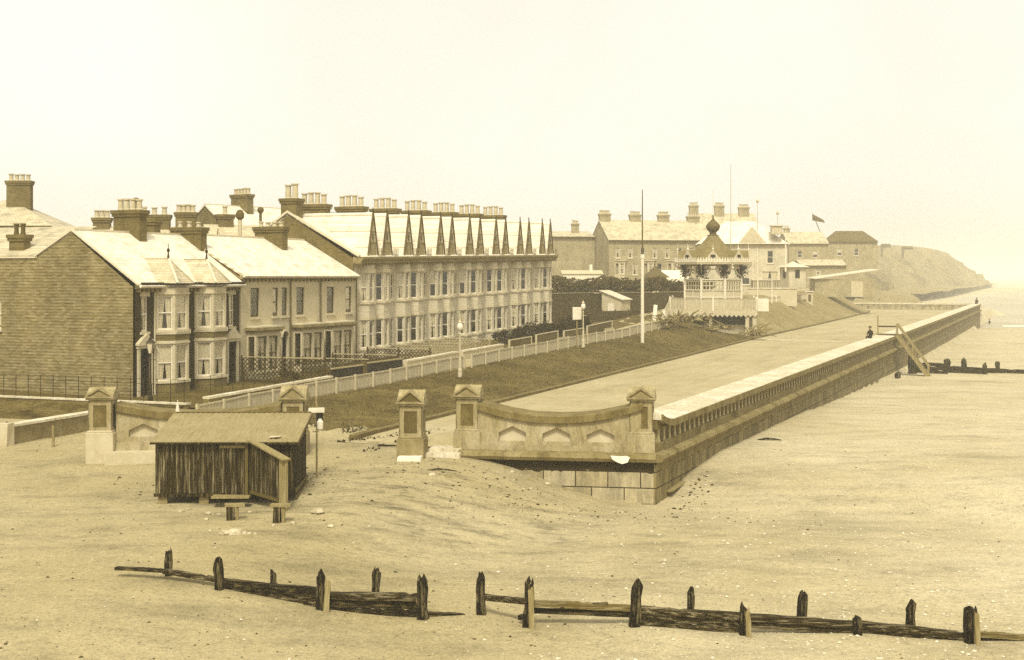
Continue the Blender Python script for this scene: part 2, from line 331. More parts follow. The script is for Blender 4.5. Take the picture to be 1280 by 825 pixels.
# ------------------------------------------------------------------ mesh helpers
class MB:
    def __init__(s): s.bm = bmesh.new()
    def v(s, p): return s.bm.verts.new(p)
    def face(s, pts):
        try: return s.bm.faces.new([s.bm.verts.new(p) for p in pts])
        except ValueError: return None
    def box(s, x0, x1, y0, y1, z0, z1, jit=0):
        p = [(x, y, z) for z in (z0, z1) for x, y in ((x0, y0), (x1, y0), (x1, y1), (x0, y1))]
        if jit: p = [tuple(c+random.uniform(-jit, jit) for c in q) for q in p]
        vs = [s.v(q) for q in p]
        for f in ((3,2,1,0),(4,5,6,7),(0,1,5,4),(1,2,6,5),(2,3,7,6),(3,0,4,7)): s.bm.faces.new([vs[i] for i in f])
        return s
    def bar(s, p, q, w, h=None, up=Vector((0,0,1))):
        p, q = Vector(p), Vector(q); h = w if h is None else h
        d = (q-p).normalized(); x = d.cross(up)
        if x.length < 1e-4: x = d.cross(Vector((0,1,0)))
        x.normalize(); y = x.cross(d).normalized()
        vs = [s.v(c+x*sx*w/2+y*sy*h/2) for c in (p, q) for sx, sy in ((-1,-1),(1,-1),(1,1),(-1,1))]
        for f in ((3,2,1,0),(4,5,6,7),(0,1,5,4),(1,2,6,5),(2,3,7,6),(3,0,4,7)): s.bm.faces.new([vs[i] for i in f])
        return s
    def tube(s, pts, rad, n=8, caps=True):
        pts = [Vector(p) for p in pts]
        if not isinstance(rad, (list, tuple)): rad = [rad]*len(pts)
        rings = []
        for i, p in enumerate(pts):
            d = (pts[min(i+1, len(pts)-1)]-pts[max(i-1, 0)]).normalized()
            x = d.cross(Vector((0,0,1)))
            if x.length < .05: x = d.cross(Vector((0,1,0)))
            x.normalize(); y = x.cross(d)
            rings.append([s.v(p+x*math.cos(2*PI*k/n)*rad[i]+y*math.sin(2*PI*k/n)*rad[i]) for k in range(n)])
        for r0, r1 in zip(rings, rings[1:]):
            for k in range(n): s.bm.faces.new((r0[k], r0[(k+1)%n], r1[(k+1)%n], r1[k]))
        if caps: s.bm.faces.new(rings[0][::-1]); s.bm.faces.new(rings[-1])
        return s
    def lathe(s, prof, n=12, c=(0,0), rot=0):
        rings = [[s.v((c[0]+r*math.cos(2*PI*k/n+rot), c[1]+r*math.sin(2*PI*k/n+rot), z)) for k in range(n)] for r, z in prof]
        for r0, r1 in zip(rings, rings[1:]):
            for k in range(n): s.bm.faces.new((r0[k], r0[(k+1)%n], r1[(k+1)%n], r1[k]))
        s.bm.faces.new(rings[0][::-1]); s.bm.faces.new(rings[-1]); return s
    def prism(s, poly, axis, t0, t1):          # polygon in the plane normal to axis
        def P(a, b, t): return {'x': (t, a, b), 'y': (a, t, b), 'z': (a, b, t)}[axis]
        A = [s.v(P(a, b, t0)) for a, b in poly]; B = [s.v(P(a, b, t1)) for a, b in poly]
        n = len(poly)
        s.bm.faces.new(A); s.bm.faces.new(B[::-1])
        for k in range(n): s.bm.faces.new((A[k], B[k], B[(k+1)%n], A[(k+1)%n]))
        return s
    def strip(s, sections, closed=True, caps=True):   # loft equal-length closed sections
        R = [[s.v(p) for p in sec] for sec in sections]; n = len(R[0])
        for r0, r1 in zip(R, R[1:]):
            for k in range(n if closed else n-1): s.bm.faces.new((r0[k], r0[(k+1)%n], r1[(k+1)%n], r1[k]))
        if closed and caps: s.bm.faces.new(R[0][::-1]); s.bm.faces.new(R[-1])
        return s
    def wall(s, p0, p1, z0, z1, holes=(), reveal=.14, top=None):
        # upright wall from p0 to p1 (outside on the right-hand side), rectangular openings (s0,s1,za,zb)
        p0, p1 = Vector((p0[0], p0[1], 0)), Vector((p1[0], p1[1], 0))
        L = (p1-p0).length; d = (p1-p0)/L; inn = Vector((-d.y, d.x, 0))
        def P(t, z, k=0): return p0+d*t+inn*k+Vector((0,0,z))
        xs = sorted({0, L, *[h[0] for h in holes], *[h[1] for h in holes]}); zs = sorted({z0, z1, *[h[2] for h in holes], *[h[3] for h in holes]})
        V = {}
        def gv(i, j):
            if (i, j) not in V: V[i, j] = s.v(P(xs[i], zs[j]))
            return V[i, j]
        for i in range(len(xs)-1):
            for j in range(len(zs)-1):
                cx, cz = (xs[i]+xs[i+1])/2, (zs[j]+zs[j+1])/2
                if any(h[0] < cx < h[1] and h[2] < cz < h[3] for h in holes): continue
                s.bm.faces.new((gv(i,j), gv(i+1,j), gv(i+1,j+1), gv(i,j+1)))
        for a, b, c, e in [h[:4] for h in holes]:
            for q in (((a,c),(a,e)), ((a,e),(b,e)), ((b,e),(b,c)), ((b,c),(a,c))):
                (t0, w0), (t1, w1) = q
                s.face((P(t0,w0), P(t1,w1), P(t1,w1,reveal), P(t0,w0,reveal)))
        return s
    def build(s, name, mat, parent=None, loc=(0,0,0), rz=0, smooth=False, bevel=0, recalc=True, shear=0):
        if recalc: bmesh.ops.recalc_face_normals(s.bm, faces=s.bm.faces)
        if shear:
            for v in s.bm.verts: v.co.z += shear*v.co.x
        me = bpy.data.meshes.new(name); s.bm.to_mesh(me); s.bm.free()
        me.materials.append(M[mat] if isinstance(mat, str) else mat)
        if smooth:
            for p in me.polygons: p.use_smooth = True
        o = bpy.data.objects.new(name, me); COL.objects.link(o)
        o.location = loc; o.rotation_euler[2] = rz
        if parent: o.parent = parent
        if bevel:
            b = o.modifiers.new('bevel', 'BEVEL'); b.width = bevel; b.segments = 2; b.limit_method = 'ANGLE'; b.angle_limit = .6
        return o
def tag(o, label=None, cat=None, group=None, kind=None):
    if label: o['label'] = label
    if cat: o['category'] = cat
    if group: o['group'] = group
    if kind: o['kind'] = kind
    return o
def root(name, loc, rz=0, label=None, cat=None, group=None):
    o = bpy.data.objects.new(name, None); COL.objects.link(o); o.empty_display_size = .2
    o.location = loc; o.rotation_euler[2] = rz
    return tag(o, label, cat, group)
def copy_tree(o, parent=None):
    c = o.copy(); COL.objects.link(c); c.parent = parent
    for ch in list(o.children): copy_tree(ch, c)
    return c
def dup(o, loc, rz=None, label=None):
    c = copy_tree(o); c.location = loc
    if rz is not None: c.rotation_euler[2] = rz
    if label: c['label'] = label
    return c
MESH = {}
def shared(key, name, mat, parent, loc, rz, maker, **kw):   # one mesh data block for repeats of a part
    if key in MESH:
        o = bpy.data.objects.new(name, MESH[key]); COL.objects.link(o); o.parent = parent; o.location = loc; o.rotation_euler[2] = rz; return o
    o = maker().build(name, mat, parent, loc, rz, **kw); MESH[key] = o.data; return o
def leafcloud(mb, pts_fn, n, size):
    for _ in range(n):
        p = pts_fn(); a = random.uniform(0, 2*PI); t = random.uniform(-1, 1); s = size*random.uniform(.6, 1.4)
        x = Vector((math.cos(a), math.sin(a), t*.6)).normalized()*s; y = Vector((-math.sin(a)*t, math.cos(a)*t, random.uniform(.4, 1))).normalized()*s*.7
        mb.face((p-x*.5, p-y*.5, p+x*.5, p+y*.5))

# ------------------------------------------------------------------ windows
def window(parent, p, ang, w, h, style='sash', fm='white', sill=True, dress=0, name='window'):
    """p: lower-left corner of the opening on the wall face; +x along the wall, +y into the house."""
    wk, hk = round(w, 3), round(h, 3)
    def fr():
        m = MB(); t = .065; y0, y1 = .07, .13
        m.box(0, t, y0, y1, 0, h); m.box(w-t, w, y0, y1, 0, h); m.box(t, w-t, y0, y1, 0, t+.03); m.box(t, w-t, y0, y1, h-t, h)
        m.box(t, w-t, y0+.012, y1, h*.5-.03, h*.5+.03)
        if style == 'bar': m.box(w/2-.02, w/2+.02, y0+.015, y1, t+.03, h*.5-.03); m.box(w/2-.02, w/2+.02, y0+.015, y1, h*.5+.03, h-t)
        return m
    o = shared(('fr', wk, hk, style, fm), name, fm, parent, p, ang, fr)
    shared(('gl', wk, hk), 'pane', 'glass', o, (0,0,0), 0, lambda: MB().box(.05, w-.05, .095, .105, .05, h-.05))
    if dress in (1, 2):
        def cu():
            m = MB()
            for s in (0, 1):
                n = 9; wid = w*(.40 if dress == 1 else .46)
                pts = []
                for i in range(n+1):
                    t = i/n; x = t*wid
                    pts.append((x, .165+.02*math.sin(t*PI*5)))
                for (xa, ya), (xb, yb) in zip(pts, pts[1:]):
                    q = lambda x, f: (.03+x*f) if s == 0 else (w-.03-x*f)
                    bt = .05
                    m.face(((q(xa, .72), ya, bt), (q(xb, .72), yb, bt), (q(xb, 1.18), yb, h-.05), (q(xa, 1.18), ya, h-.05)))
            return m
        shared(('cu', wk, hk, dress), 'curtains', 'curtain', o, (0,0,0), 0, cu, recalc=False)
    if dress in (2, 3):
        shared(('bl', wk, hk), 'blind', 'curtain', o, (0,0,0), 0, lambda: MB().box(.05, w-.05, .14, .15, h*.52, h-.05))
    if dress == 4:
        shared(('bl4', wk, hk), 'blind', 'curtain', o, (0,0,0), 0, lambda: MB().box(.05, w-.05, .14, .15, h*.12, h-.05))
    if sill:
        shared(('si', wk), 'sill', 'stone', o, (0,0,0), 0, lambda: MB().box(-.1, w+.1, -.09, .08, -.14, -.004))
    return o
def chimney(parent, p, lx, ly, h, pots, mat='brick_stack', potmat='pot', cowl=False, potd=.13, poth=.55):
    m = MB().box(-lx/2, lx/2, -ly/2, ly/2, 0, h-.36)
    m.box(-lx/2-.07, lx/2+.07, -ly/2-.07, ly/2+.07, h-.36, h-.2); m.box(-lx/2-.12, lx/2+.12, -ly/2-.12, ly/2+.12, h-.2, h)
    st = m.build('chimney', mat, parent, p)
    for i in range(pots):
        y = (-.5+(i+.5)/pots)*(ly-.1) if ly >= lx else 0; x = (-.5+(i+.5)/pots)*(lx-.1) if lx > ly else 0
        ph = poth*random.uniform(.9, 1.1)
        MB().lathe([(potd*1.15,0),(potd*1.15,.06),(potd*.95,.1),(potd*.88,ph-.1),(potd*1.2,ph-.08),(potd*1.2,ph),(potd*.8,ph)], 10).build('chimney_pot', potmat, st, (x, y, h), smooth=False)
    if cowl:
        MB().lathe([(.09,0),(.09,.9),(.11,.9),(.2,1.0),(.23,1.12),(.18,1.25),(.06,1.3)], 10).build('cowl', 'pot_dark', st, (0, ly/2-.25, h))
    return st
def roof_slab(x0, x1, ya, za, yb, zb, t=.1):          # sloping slab between (ya,za) low edge and (yb,zb) ridge
    n = Vector((0, -(zb-za), (yb-ya))).normalized()
    if n.z < 0: n = -n
    m = MB(); sec = []
    for x in (x0, x1):
        sec.append([(x, ya, za), (x, yb, zb), (x, yb+n.y*t, zb+n.z*t), (x, ya+n.y*t, za+n.z*t)])
    return m.strip(sec)
HAZE, SKYTINT, SKYS, SUNE, EXPO = .0006, (1.0, .965, .865, 1), .15, 1.6, 1.17
# ================================================================== SETTING
def axis(*segs):
    out = []
    for x0, x1, st in segs:
        n = max(1, round((x1-x0)/st)); out += [x0+(x1-x0)*i/n for i in range(n)]
    return out+[segs[-1][1]]
def make_grid(name, mat, us, vs, fn, keep=None):
    idx = {}; verts = []; faces = []
    def gv(i, j):
        if (i, j) not in idx: idx[i, j] = len(verts); verts.append(fn(us[i], vs[j]))
        return idx[i, j]
    for i in range(len(us)-1):
        for j in range(len(vs)-1):
            if keep and not keep((us[i]+us[i+1])/2, (vs[j]+vs[j+1])/2): continue
            faces.append((gv(i,j), gv(i+1,j), gv(i+1,j+1), gv(i,j+1)))
    me = bpy.data.meshes.new(name); me.from_pydata([tuple(v) for v in verts], [], faces); me.update()
    if len(me.polygons) and me.polygons[0].normal.z < 0: me.flip_normals()
    for p in me.polygons: p.use_smooth = True
    me.materials.append(M[mat]); o = bpy.data.objects.new(name, me); COL.objects.link(o); o['kind'] = 'structure'; return o
def beach_keep(x, y):
    a, d = toL(x, y); return not (a > 12 and d > 14)
make_grid('beach', 'sand', axis((-160,-30,5),(-30,30,.4),(30,120,1.2),(120,260,6)), axis((-40,14,3),(14,80,.4),(80,340,3)), lambda x, y: Vector((x, y, bz(x, y))), beach_keep)
ga = axis((0,120,1),(120,236,2))
def lz(a, d, e=0.0): return Lw(a, d, land_z(a, d)+e)
def lzb(a, d, e):
    z = land_z(a, d)+e
    if a < 3 and d > 8: z += (beach_z(a, d)+.012-z)*(1-sst((a+.2)/2.5))
    return Lw(a, d, z)
def band(name, mat, aa, f0, f1, n, e, bl=False):
    return make_grid(name, mat, aa, [i/n for i in range(n+1)], lambda a, t: (lzb if bl else lz)(a, f0(a)+(f1(a)-f0(a))*t, e))
band('promenade_path', 'path', axis((-.3,120,1),(120,262,2)), lambda a: .9, lambda a: min(kerb(a), 60), 14, .008, True)
LAWN_B = 21.3
def lawn_top(a): return LAWN_B if a < 78 else 21.3+sst((a-78)/20)*5
band('dirt_verge', 'sand', axis((0,7,.5)), lambda a: kerb(a)+.0, lambda a: LAWN_B, 14, -.03)
make_grid('lawn', 'lawn', axis((1.5,12,.35),(12,97,1)), [i/28 for i in range(29)],
          lambda a, t: lz(a, kerb(a)+(max(lawn_top(a), kerb(a)+.2)-kerb(a))*t, .012 + (-.09 if a < 3.2+2.2*nz(a*.0+t*9, 3.3, 1.0, 8)+1.2*t else 0)))
make_grid('grass_slope', 'grass_hazed', axis((97,120,1),(120,212,2)), [i/20 for i in range(21)], lambda a, t: lz(a, kerb(a)+(max(lawn_top(a), kerb(a)+.2)-kerb(a))*t, .012))
band('track', 'path', axis((0,100,1)), lambda a: LAWN_B, lambda a: 24, 4, .0)
band('garden_ground', 'earth', axis((7,100,1)), lambda a: 24, lambda a: 60, 24, .0)
band('upper_walk', 'path', axis((78,120,1),(120,212,2)), lawn_top, lambda a: 31, 6, -.015)
make_grid('far_ground', 'grass_hazed', axis((78,240,3),(240,420,6),(420,1100,40)), axis((30.5,60,2),(60,160,5),(160,1000,60)), lambda a, d: lz(a, d, -.05), None)
make_grid('slumped_ground', 'grass_hazed', axis((212,420,3)), axis((.9,31,2)), lambda a, d: Lw(a, d, land_z(a, d)-.03+(0 if a < 250 else 1.4*sst((a-250)/10)*nz(a, d, .1, 4)-5.0*sst((a-229)/6)*(1-sst((d-9-.08*(a-250))/9)))), lambda a, d: (a > 229 and d > 6) or d > kerb(a)-3)
make_grid('inland_ground', 'earth', axis((7,78,6)), axis((60,120,6),(120,700,50)), lambda a, d: lz(a, d, -.02))
make_grid('grass_bank', 'bank', [i/8 for i in range(9)], axis((25.2,40,.5),(40,75,2)),
          lambda t, d: Lw(7.02-3.6*t+.25*nz(t*5, d, .6, 2)*t, d, (.33-.62*sst(t)+.07*nz(t*6, d*2, .8, 9)*math.sin(t*PI))-(.1 if t > .95 else 0)))
# the sea, to the horizon
m = MB(); m.face(((-4000,-300,-3.35),(6000,-300,-3.35),(6000,9000,-3.35),(-4000,9000,-3.35))); tag(m.build('sea', 'sea'), kind='structure')
# clay cliff: sections (foot x,y, crest x,y,z)
SEC = [(95,345,70,360,7),(106,385,80,400,11),(120,430,92,455,14),(136,490,118,525,17),(160,570,146,600,19.5),(185,640,166,662,20.5),(215,705,192,725,21.5),(250,775,224,795,24),(288,850,262,868,25),(322,930,302,948,23.5),(350,1000,334,1008,15),(366,1040,356,1046,6),(375,1065,370,1068,-1)]
def cliff():
    rows = []
    S = []
    for p, q in zip(SEC, SEC[1:]):
        for k in range(6): S.append(tuple(x+(y-x)*k/6 for x, y in zip(p, q)))
    S.append(SEC[-1])
    for i, (fx, fy, cx, cy, cz) in enumerate(S):
        row = []
        gx = 8*noise.noise(Vector((i*.22, 3, 1)))+12*noise.noise(Vector((i*.6, 1, 7)))
        for k in range(-4, 13):
            t = k/8
            if k < 0: x = fx+(-k)*9; y = fy-(-k)*4; z = -2.2-.35*(-k)**1.3
            elif k <= 8:
                x = fx+(cx-fx)*t; y = fy+(cy-fy)*t; z = -2.2+(cz+2.2)*(t**.85); w = math.sin(t*PI)
                x += gx*w+5*nz(i*.9, k, .7, 3)*w; z += (3.4*nz(i*1.3, k*1.3, .6, 5)+2.2*nz(i, k, 1.7, 2))*(w+.25*t)
            else:
                x = cx-(k-8)**2*9; y = cy+(k-8)**2*4; z = cz+.4*(k-8)+1.2*nz(i, k, .4, 8)
            row.append((x, y, z))
        rows.append(row)
    verts = [v for r in rows for v in r]; n = len(rows[0])
    def mesh(name, k0, k1, mat):
        f = [(i*n+k, (i+1)*n+k, (i+1)*n+k+1, i*n+k+1) for i in range(len(rows)-1) for k in range(k0, k1)]
        me = bpy.data.meshes.new(name); me.from_pydata(verts, [], f); me.update()
        bmm = bmesh.new(); bmm.from_mesh(me); bmesh.ops.delete(bmm, geom=[v for v in bmm.verts if not v.link_faces], context='VERTS'); bmesh.ops.recalc_face_normals(bmm, faces=bmm.faces); bmm.to_mesh(me); bmm.free()
        for p in me.polygons: p.use_smooth = True
        me.materials.append(M[mat]); o = bpy.data.objects.new(name, me); COL.objects.link(o); o['kind'] = 'structure'
    mesh('far_beach', 0, 4, 'sand'); mesh('cliff', 4, n-1, 'clay')
cliff()

# kerb between lawn and path
def kerb_strip():
    secs = []
    for a in axis((.6,120,.6),(120,214,2)):
        k = kerb(a); z = land_z(a, k); h = .15+.03*nz(a, 1, .8, 2)
        secs.append([Lw(a, k+.12, z-.1), Lw(a, k-.16, z-.1), Lw(a, k-.17, z+h), Lw(a, k+.12, z+h+.02)])
    o = MB().strip(secs).build('kerb', 'kerb'); tag(o, kind='structure')
    # second, ragged line of stones higher on the verge by the entrance
kerb_strip()
p, q = at(948, 424.5, .03), at(1062, 427, .03)
tag(MB().bar(p, q, .28, .1).build('drain_channel', 'coping'), kind='structure')

# ================================================================== SEA WALL
A_END = 226.0
G = Vector((-1.75, 50.12, 0)); C0 = Vector((CX, CY, 0)); EN = Lw(A_END, 0); RT = Lw(A_END, 26)
ER = math.atan2(CY-50.12, CX+1.75); ELEN = (C0-G).length
def sweep(path, prof, jit=0):
    secs = []
    for i, p in enumerate(path):
        d0 = (path[i]-path[i-1]).normalized() if i else None
        d1 = (path[i+1]-path[i]).normalized() if i+1 < len(path) else None
        n0 = Vector((d0.y, -d0.x, 0)) if d0 else None; n1 = Vector((d1.y, -d1.x, 0)) if d1 else None
        if n0 and n1: n = (n0+n1).normalized(); n = n/n.dot(n0)
        else: n = n0 or n1
        secs.append([p+n*o+Vector((0,0,z+(jit*nz(p.x, p.y, .8, 3) if jit else 0))) for o, z in prof])
    return secs
def line(p, q, st):
    n = max(1, int((q-p).length/st)); return [p+(q-p)*i/n for i in range(n)]
PATH = line(G, C0, 1.5)+line(C0, EN, 3)+line(EN, RT, 4)+[RT]
sw = root('sea_wall', Lw(0, 0, 0), 0, 'long stone sea wall with open baluster parapet running along the promenade to the far corner', 'sea wall')
def W(mb, name, mat, **kw):                    # world-space mesh as part of the wall
    o = mb.build(name, mat, **kw); o.parent = sw; o.location = -sw.location; return o
# ashlar face in its own straight frames so the courses run true
m = MB().box(0, A_END, -.0, 1.4, -5.5, -.30); o = m.build('ashlar_face', 'ashlar_worn', sw, (0,0,0), TH)
W(MB().strip(sweep(line(C0, EN, 3)+[EN], [(-.3,-.34),(-.3,-.22),(.02,-.24),(.22,-.2),(.29,-.08),(.24,.04),(.03,.1),(-1.3,.1),(-1.3,-.34)], .012)), 'plinth_moulding', 'moulding', smooth=False)
MB().box(.35, A_END, .06, .4, .09, .42).build('parapet_base', 'moulding', sw, (0,0,0), TH)
MB().box(.35, A_END, .95, 1.25, .09, .95).box(.35, A_END, .42, .951, .3, .42).build('parapet_core', 'recess_shade', sw, (0,0,0), TH)
def coping_sec(a):
    h = .34*max(0, 1-max(0, a-.3)/2.0)**2 if a < 3 else 0
    j = 0; z1 = 1.2+h+j; z0 = .93+h
    return [(a, -.1, z0+.03), (a, -.1, z1-.03), (a, -.05, z1), (a, 1.45, z1+.03), (a, 1.5, z1), (a, 1.5, z0)]
aa = axis((.35,3,.2),(3,A_END+.1,2.2))
MB().strip([coping_sec(a) for a in aa]).build('coping', 'coping', sw, (0,0,0), TH)
MB().strip([[(a, -.16, q[0][2]-.04), (a, -.16, q[2][2]-.035), (a, -.104, q[2][2]-.035), (a, -.104, q[0][2]-.04)] for a in aa for q in (coping_sec(a),)]).build('coping_fascia', 'fascia', sw, (0,0,0), TH)
# spandrel that fills below the rising coping beside the pier
MB().prism([(.35,.93),(2.2,.93),(1.4,.985),(.8,1.11),(.35,1.25)], 'y', .05, .38).build('spandrel', 'parapet_sea', sw, (0,0,0), TH)
def balus():
    m = MB(); secs = []
    for z, w in ((0,.17),(.08,.17),(.1,.12),(.28,.10),(.4,.125),(.44,.17),(.53,.19)):
        secs.append([(-w,-.11,z),(w,-.11,z),(w,.11,z),(-w,.11,z)])
    return m.strip(secs)
for i in range(100):
    shared('balus', 'baluster', 'parapet', sw, Vector(Lw(.72+.75*i, .2, .41))-sw.location, TH, balus)
m = MB()
for i in range(100, 298):
    a = .72+.75*i; m.box(a-.13, a+.13, .09, .31, .42, .93)
tag(m.build('far_balusters', 'parapet', sw, (0,0,0), TH), kind='stuff')
# far return parapet
R0, R1 = Lw(A_END, 1.5), Lw(A_END, 25)
W(MB().strip(sweep([EN, RT], [(0,-5),(0,1.0),(-.5,1.0),(-.5,-5)])), 'return_face', 'ashlar')
W(MB().strip(sweep(line(R0, R1, 3)+[R1], [(.1,1.0),(.1,1.3),(-.6,1.3),(-.6,1.0)], .02)), 'return_coping', 'coping')

# ---- dished end walls with arched niches
def pentagon(c, w, z0, z1, zt): return [(c-w/2, z0), (c+w/2, z0), (c+w/2, z1), (c, zt), (c-w/2, z1)]
def niche_wall(parent, L, x0, x1, ztop, niches, mat, depth, zb=.1):
    """front skin between x0..x1 with sunk niches; ztop(x) height below the coping; y=0 front, thickness depth"""
    bm = bmesh.new(); edges = []
    n = 20; top = [(x0+(x1-x0)*i/n, ztop(x0+(x1-x0)*i/n)) for i in range(n, -1, -1)]
    outer = [(x0, zb), (x1, zb)]+top
    def loop(pts):
        vs = [bm.verts.new((x, 0, z)) for x, z in pts]
        for i in range(len(vs)): edges.append(bm.edges.new((vs[i], vs[(i+1) % len(vs)])))
        return vs
    loop(outer)
    pens = [pentagon(*q) for q in niches]
    for pts in pens: loop(pts)
    bmesh.ops.triangle_fill(bm, use_beauty=True, edges=edges)
    for pts in pens:
        k = len(pts)
        for i in range(k):
            a, b = pts[i], pts[(i+1) % k]
            bm.faces.new([bm.verts.new(p) for p in ((a[0],0,a[1]),(b[0],0,b[1]),(b[0],.16,b[1]),(a[0],.16,a[1]))])
    # back and ends
    for (xa, za), (xb, zb2) in zip(top, top[1:]):
        bm.faces.new([bm.verts.new(p) for p in ((xa, depth, za), (xb, depth, zb2), (xb, depth, -.6), (xa, depth, -.6))])
    mb = MB(); mb.bm.free(); mb.bm = bm
    body = mb.build('wall_panel', mat, parent, (0,0,0), 0)
    for pts in pens:
        m = MB(); m.face([(x, .158, z) for x, z in pts]); m.build('niche_back', 'stone', parent, (0,0,0), 0)
    return body
def dished_coping(parent, x0, x1, ztop, mat, y0=-.1, y1=1.25, t=.27):
    secs = []
    for i in range(25):
        x = x0+(x1-x0)*i/24; z = ztop(x)+.015*nz(x, y0, 2.2, 4)
        secs.append([(x, y0, z), (x, y0-.01, z+t-.03), (x, y0+.04, z+t), (x, y1, z+t+.02), (x, y1, z)])
    return MB().strip(secs).build('coping', mat, parent, (0,0,0), 0)
ew = root('promenade_end_wall', (G.x, G.y, 0), ER, 'short stone end wall with dished coping and three arched niches at the promenade corner', 'end wall')
zt = lambda x: 1.12+.40*(abs((x-3.35)/2.75))**2.2
niche_wall(ew, ELEN, .45, ELEN-.55, zt, [(1.75,1.02,.42,.74,.98),(3.38,1.02,.42,.72,.95),(5.0,1.02,.42,.70,.93)], 'parapet', 1.15)
for o in list(ew.children): o.location.y = .22
cp = dished_coping(ew, .45, ELEN-.5, zt, 'coping_end', .1, 1.45)
MB().box(-.15, ELEN-.02, .02, 1.4, -3.4, -.30).build('ashlar_face', 'ashlar', ew)
secs = []
for i in range(13):
    x = -.2+(ELEN+.2)*i/12; j = .012*nz(x, 2, 1.5, 3); e = .03 if i == 12 else 0
    secs.append([(x,.35,-.34),(x,.3,-.22),(x,-.02,-.24),(x,-.22,-.2+j),(x,-.29,-.08+j),(x,-.24,.04+j),(x,-.03,.1),(x,1.4,.1),(x,1.4,-.34)])
MB().strip(secs).build('plinth_moulding', 'moulding', ew)
def drip_shade_stain(L, st):                           # ragged dark band below the moulding: its cast shadow painted in with drip stain
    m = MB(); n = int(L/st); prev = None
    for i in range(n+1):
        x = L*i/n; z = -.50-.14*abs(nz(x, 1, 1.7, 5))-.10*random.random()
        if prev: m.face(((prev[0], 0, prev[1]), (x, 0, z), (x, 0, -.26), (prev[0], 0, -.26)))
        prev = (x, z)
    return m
drip_shade_stain(ELEN-.05, .16).build('drip_shade_stain', 'recess_shade', ew, (0, .015, 0))
drip_shade_stain(A_END-.5, .3).build('drip_shade_stain', 'fascia', sw, Vector(Lw(.1, -.006, 0))-sw.location, TH)
MB().box(.45, ELEN-.55, .14, .3, .1, .3).build('base_course', 'parapet', ew)
MB().prism([(ELEN-1.62,.03),(ELEN-1.55,-.1),(ELEN-1.38,-.2),(ELEN-1.2,-.26),(ELEN-1.0,-.2),(ELEN-.92,-.02),(ELEN-1.05,.03),(ELEN-1.3,.01)], 'y', -.305, -.2).build('whitewash_patch', 'whitewash', ew)

# ---- piers
def pier(loc, rz, label, panel='pier_panel', base='pier', h=2.35, grp='gabled stone gate piers'):
    r = root('gate_pier', loc, rz, label, 'gate pier', grp)
    b = MB(); b.box(-.5, .5, -.5, .5, -.55, .66); b.box(-.46, .46, -.46, .46, .66, .74); b.build('base', base, r, bevel=.02)
    s = MB(); s.box(-.38, .38, -.38, .38, .74, 1.86); s.build('shaft', 'pier', r)
    f = MB()
    for ang in range(4):
        R = Matrix.Rotation(ang*PI/2, 4, 'Z')
        for bx in ((-.42,-.24,.74,1.84),(.24,.42,.74,1.84),(-.24,.24,.74,.86),(-.24,.24,1.66,1.84)):
            k = MB().box(bx[0], bx[1], -.42, -.385, bx[2], bx[3]); k.bm.transform(R)
            tmp = bpy.data.meshes.new('t'); k.bm.to_mesh(tmp); f.bm.from_mesh(tmp); bpy.data.meshes.remove(tmp); k.bm.free()
    f.build('panel_frame', 'pier', r)
    MB().box(-.236, .236, -.395, -.383, .864, 1.656).build('panel', panel, r)
    c = MB(); c.box(-.5, .5, -.5, .5, 1.86, 1.94)
    for q in 'xy': c.prism([(-.5,1.94),(.5,1.94),(.5,2.02),(0,h),(-.5,2.02)] , 'y' if q == 'x' else 'x', -.49 if q == 'x' else -.4905, .49 if q == 'x' else .4905)
    c.build('gabled_cap', 'pier', r)
    t = MB()
    for sx in (-1, 1): t.bar((sx*.5, -.52, 2.0), (0, -.52, h-.02), .06, .07, Vector((0,1,0)))
    k = MB(); k.prism([(-.40,2.0),(.40,2.0),(0,h-.10)], 'y', -.499, -.48); k.build('tympanum', 'trim_mid' if base == 'stone_dark' else 'stone_dark', r)
    t.bar((-.53,-.52,1.965), (.53,-.52,1.965), .06, .06); t.build('raking_moulding', 'pier', r)
    return r
def gdir(v, y): return v
pc = G+(C0-G).normalized()*(ELEN-.55)+Vector((.158,.987,0))*.62
pier((pc.x, pc.y, .1), ER, 'stone gate pier with gabled cap at the seaward corner of the sea wall')
pg = G+(C0-G).normalized()*.0+Vector((.158,.987,0))*.62
pier((pg.x+.05, pg.y, .1), ER, 'stone gate pier joined to the landward end of the niched end wall')
pier((-3.65, 49.85, -.08), -.10, 'free standing gate pier with dark sunk panel and dark base block', panel='trim_mid', base='stone_dark', h=2.42)
pier((-8.15, 51.0, -.02), 0.0, 'gate pier half hidden behind the roof of the wooden hut', h=2.42)
pier((-15.1, 50.2, .1), .03, 'leftmost gate pier with pale speckled panel beside the stub wall', panel='pier_panel', base='stone', h=2.3)
# entrance step between the two piers
st = root('entrance_step', (-2.4, 49.9, 0), ER, 'worn pale stone step between the free standing pier and the end wall', 'step')
MB().box(-.75, .55, -.25, .3, -.5, .02, .015).build('lower_slab', 'coping', st); MB().box(-.72, .5, .3, 1.1, -.4, .14, .015).build('upper_slab', 'coping', st)
tag(MB().box(-.42,.42,-.5,.42,-.55,-.0,.02).build('footing_block', 'whitewash', None, (-3.65,49.42,-.02), -.1), 'white lime washed footing in front of the free standing gate pier', 'footing')
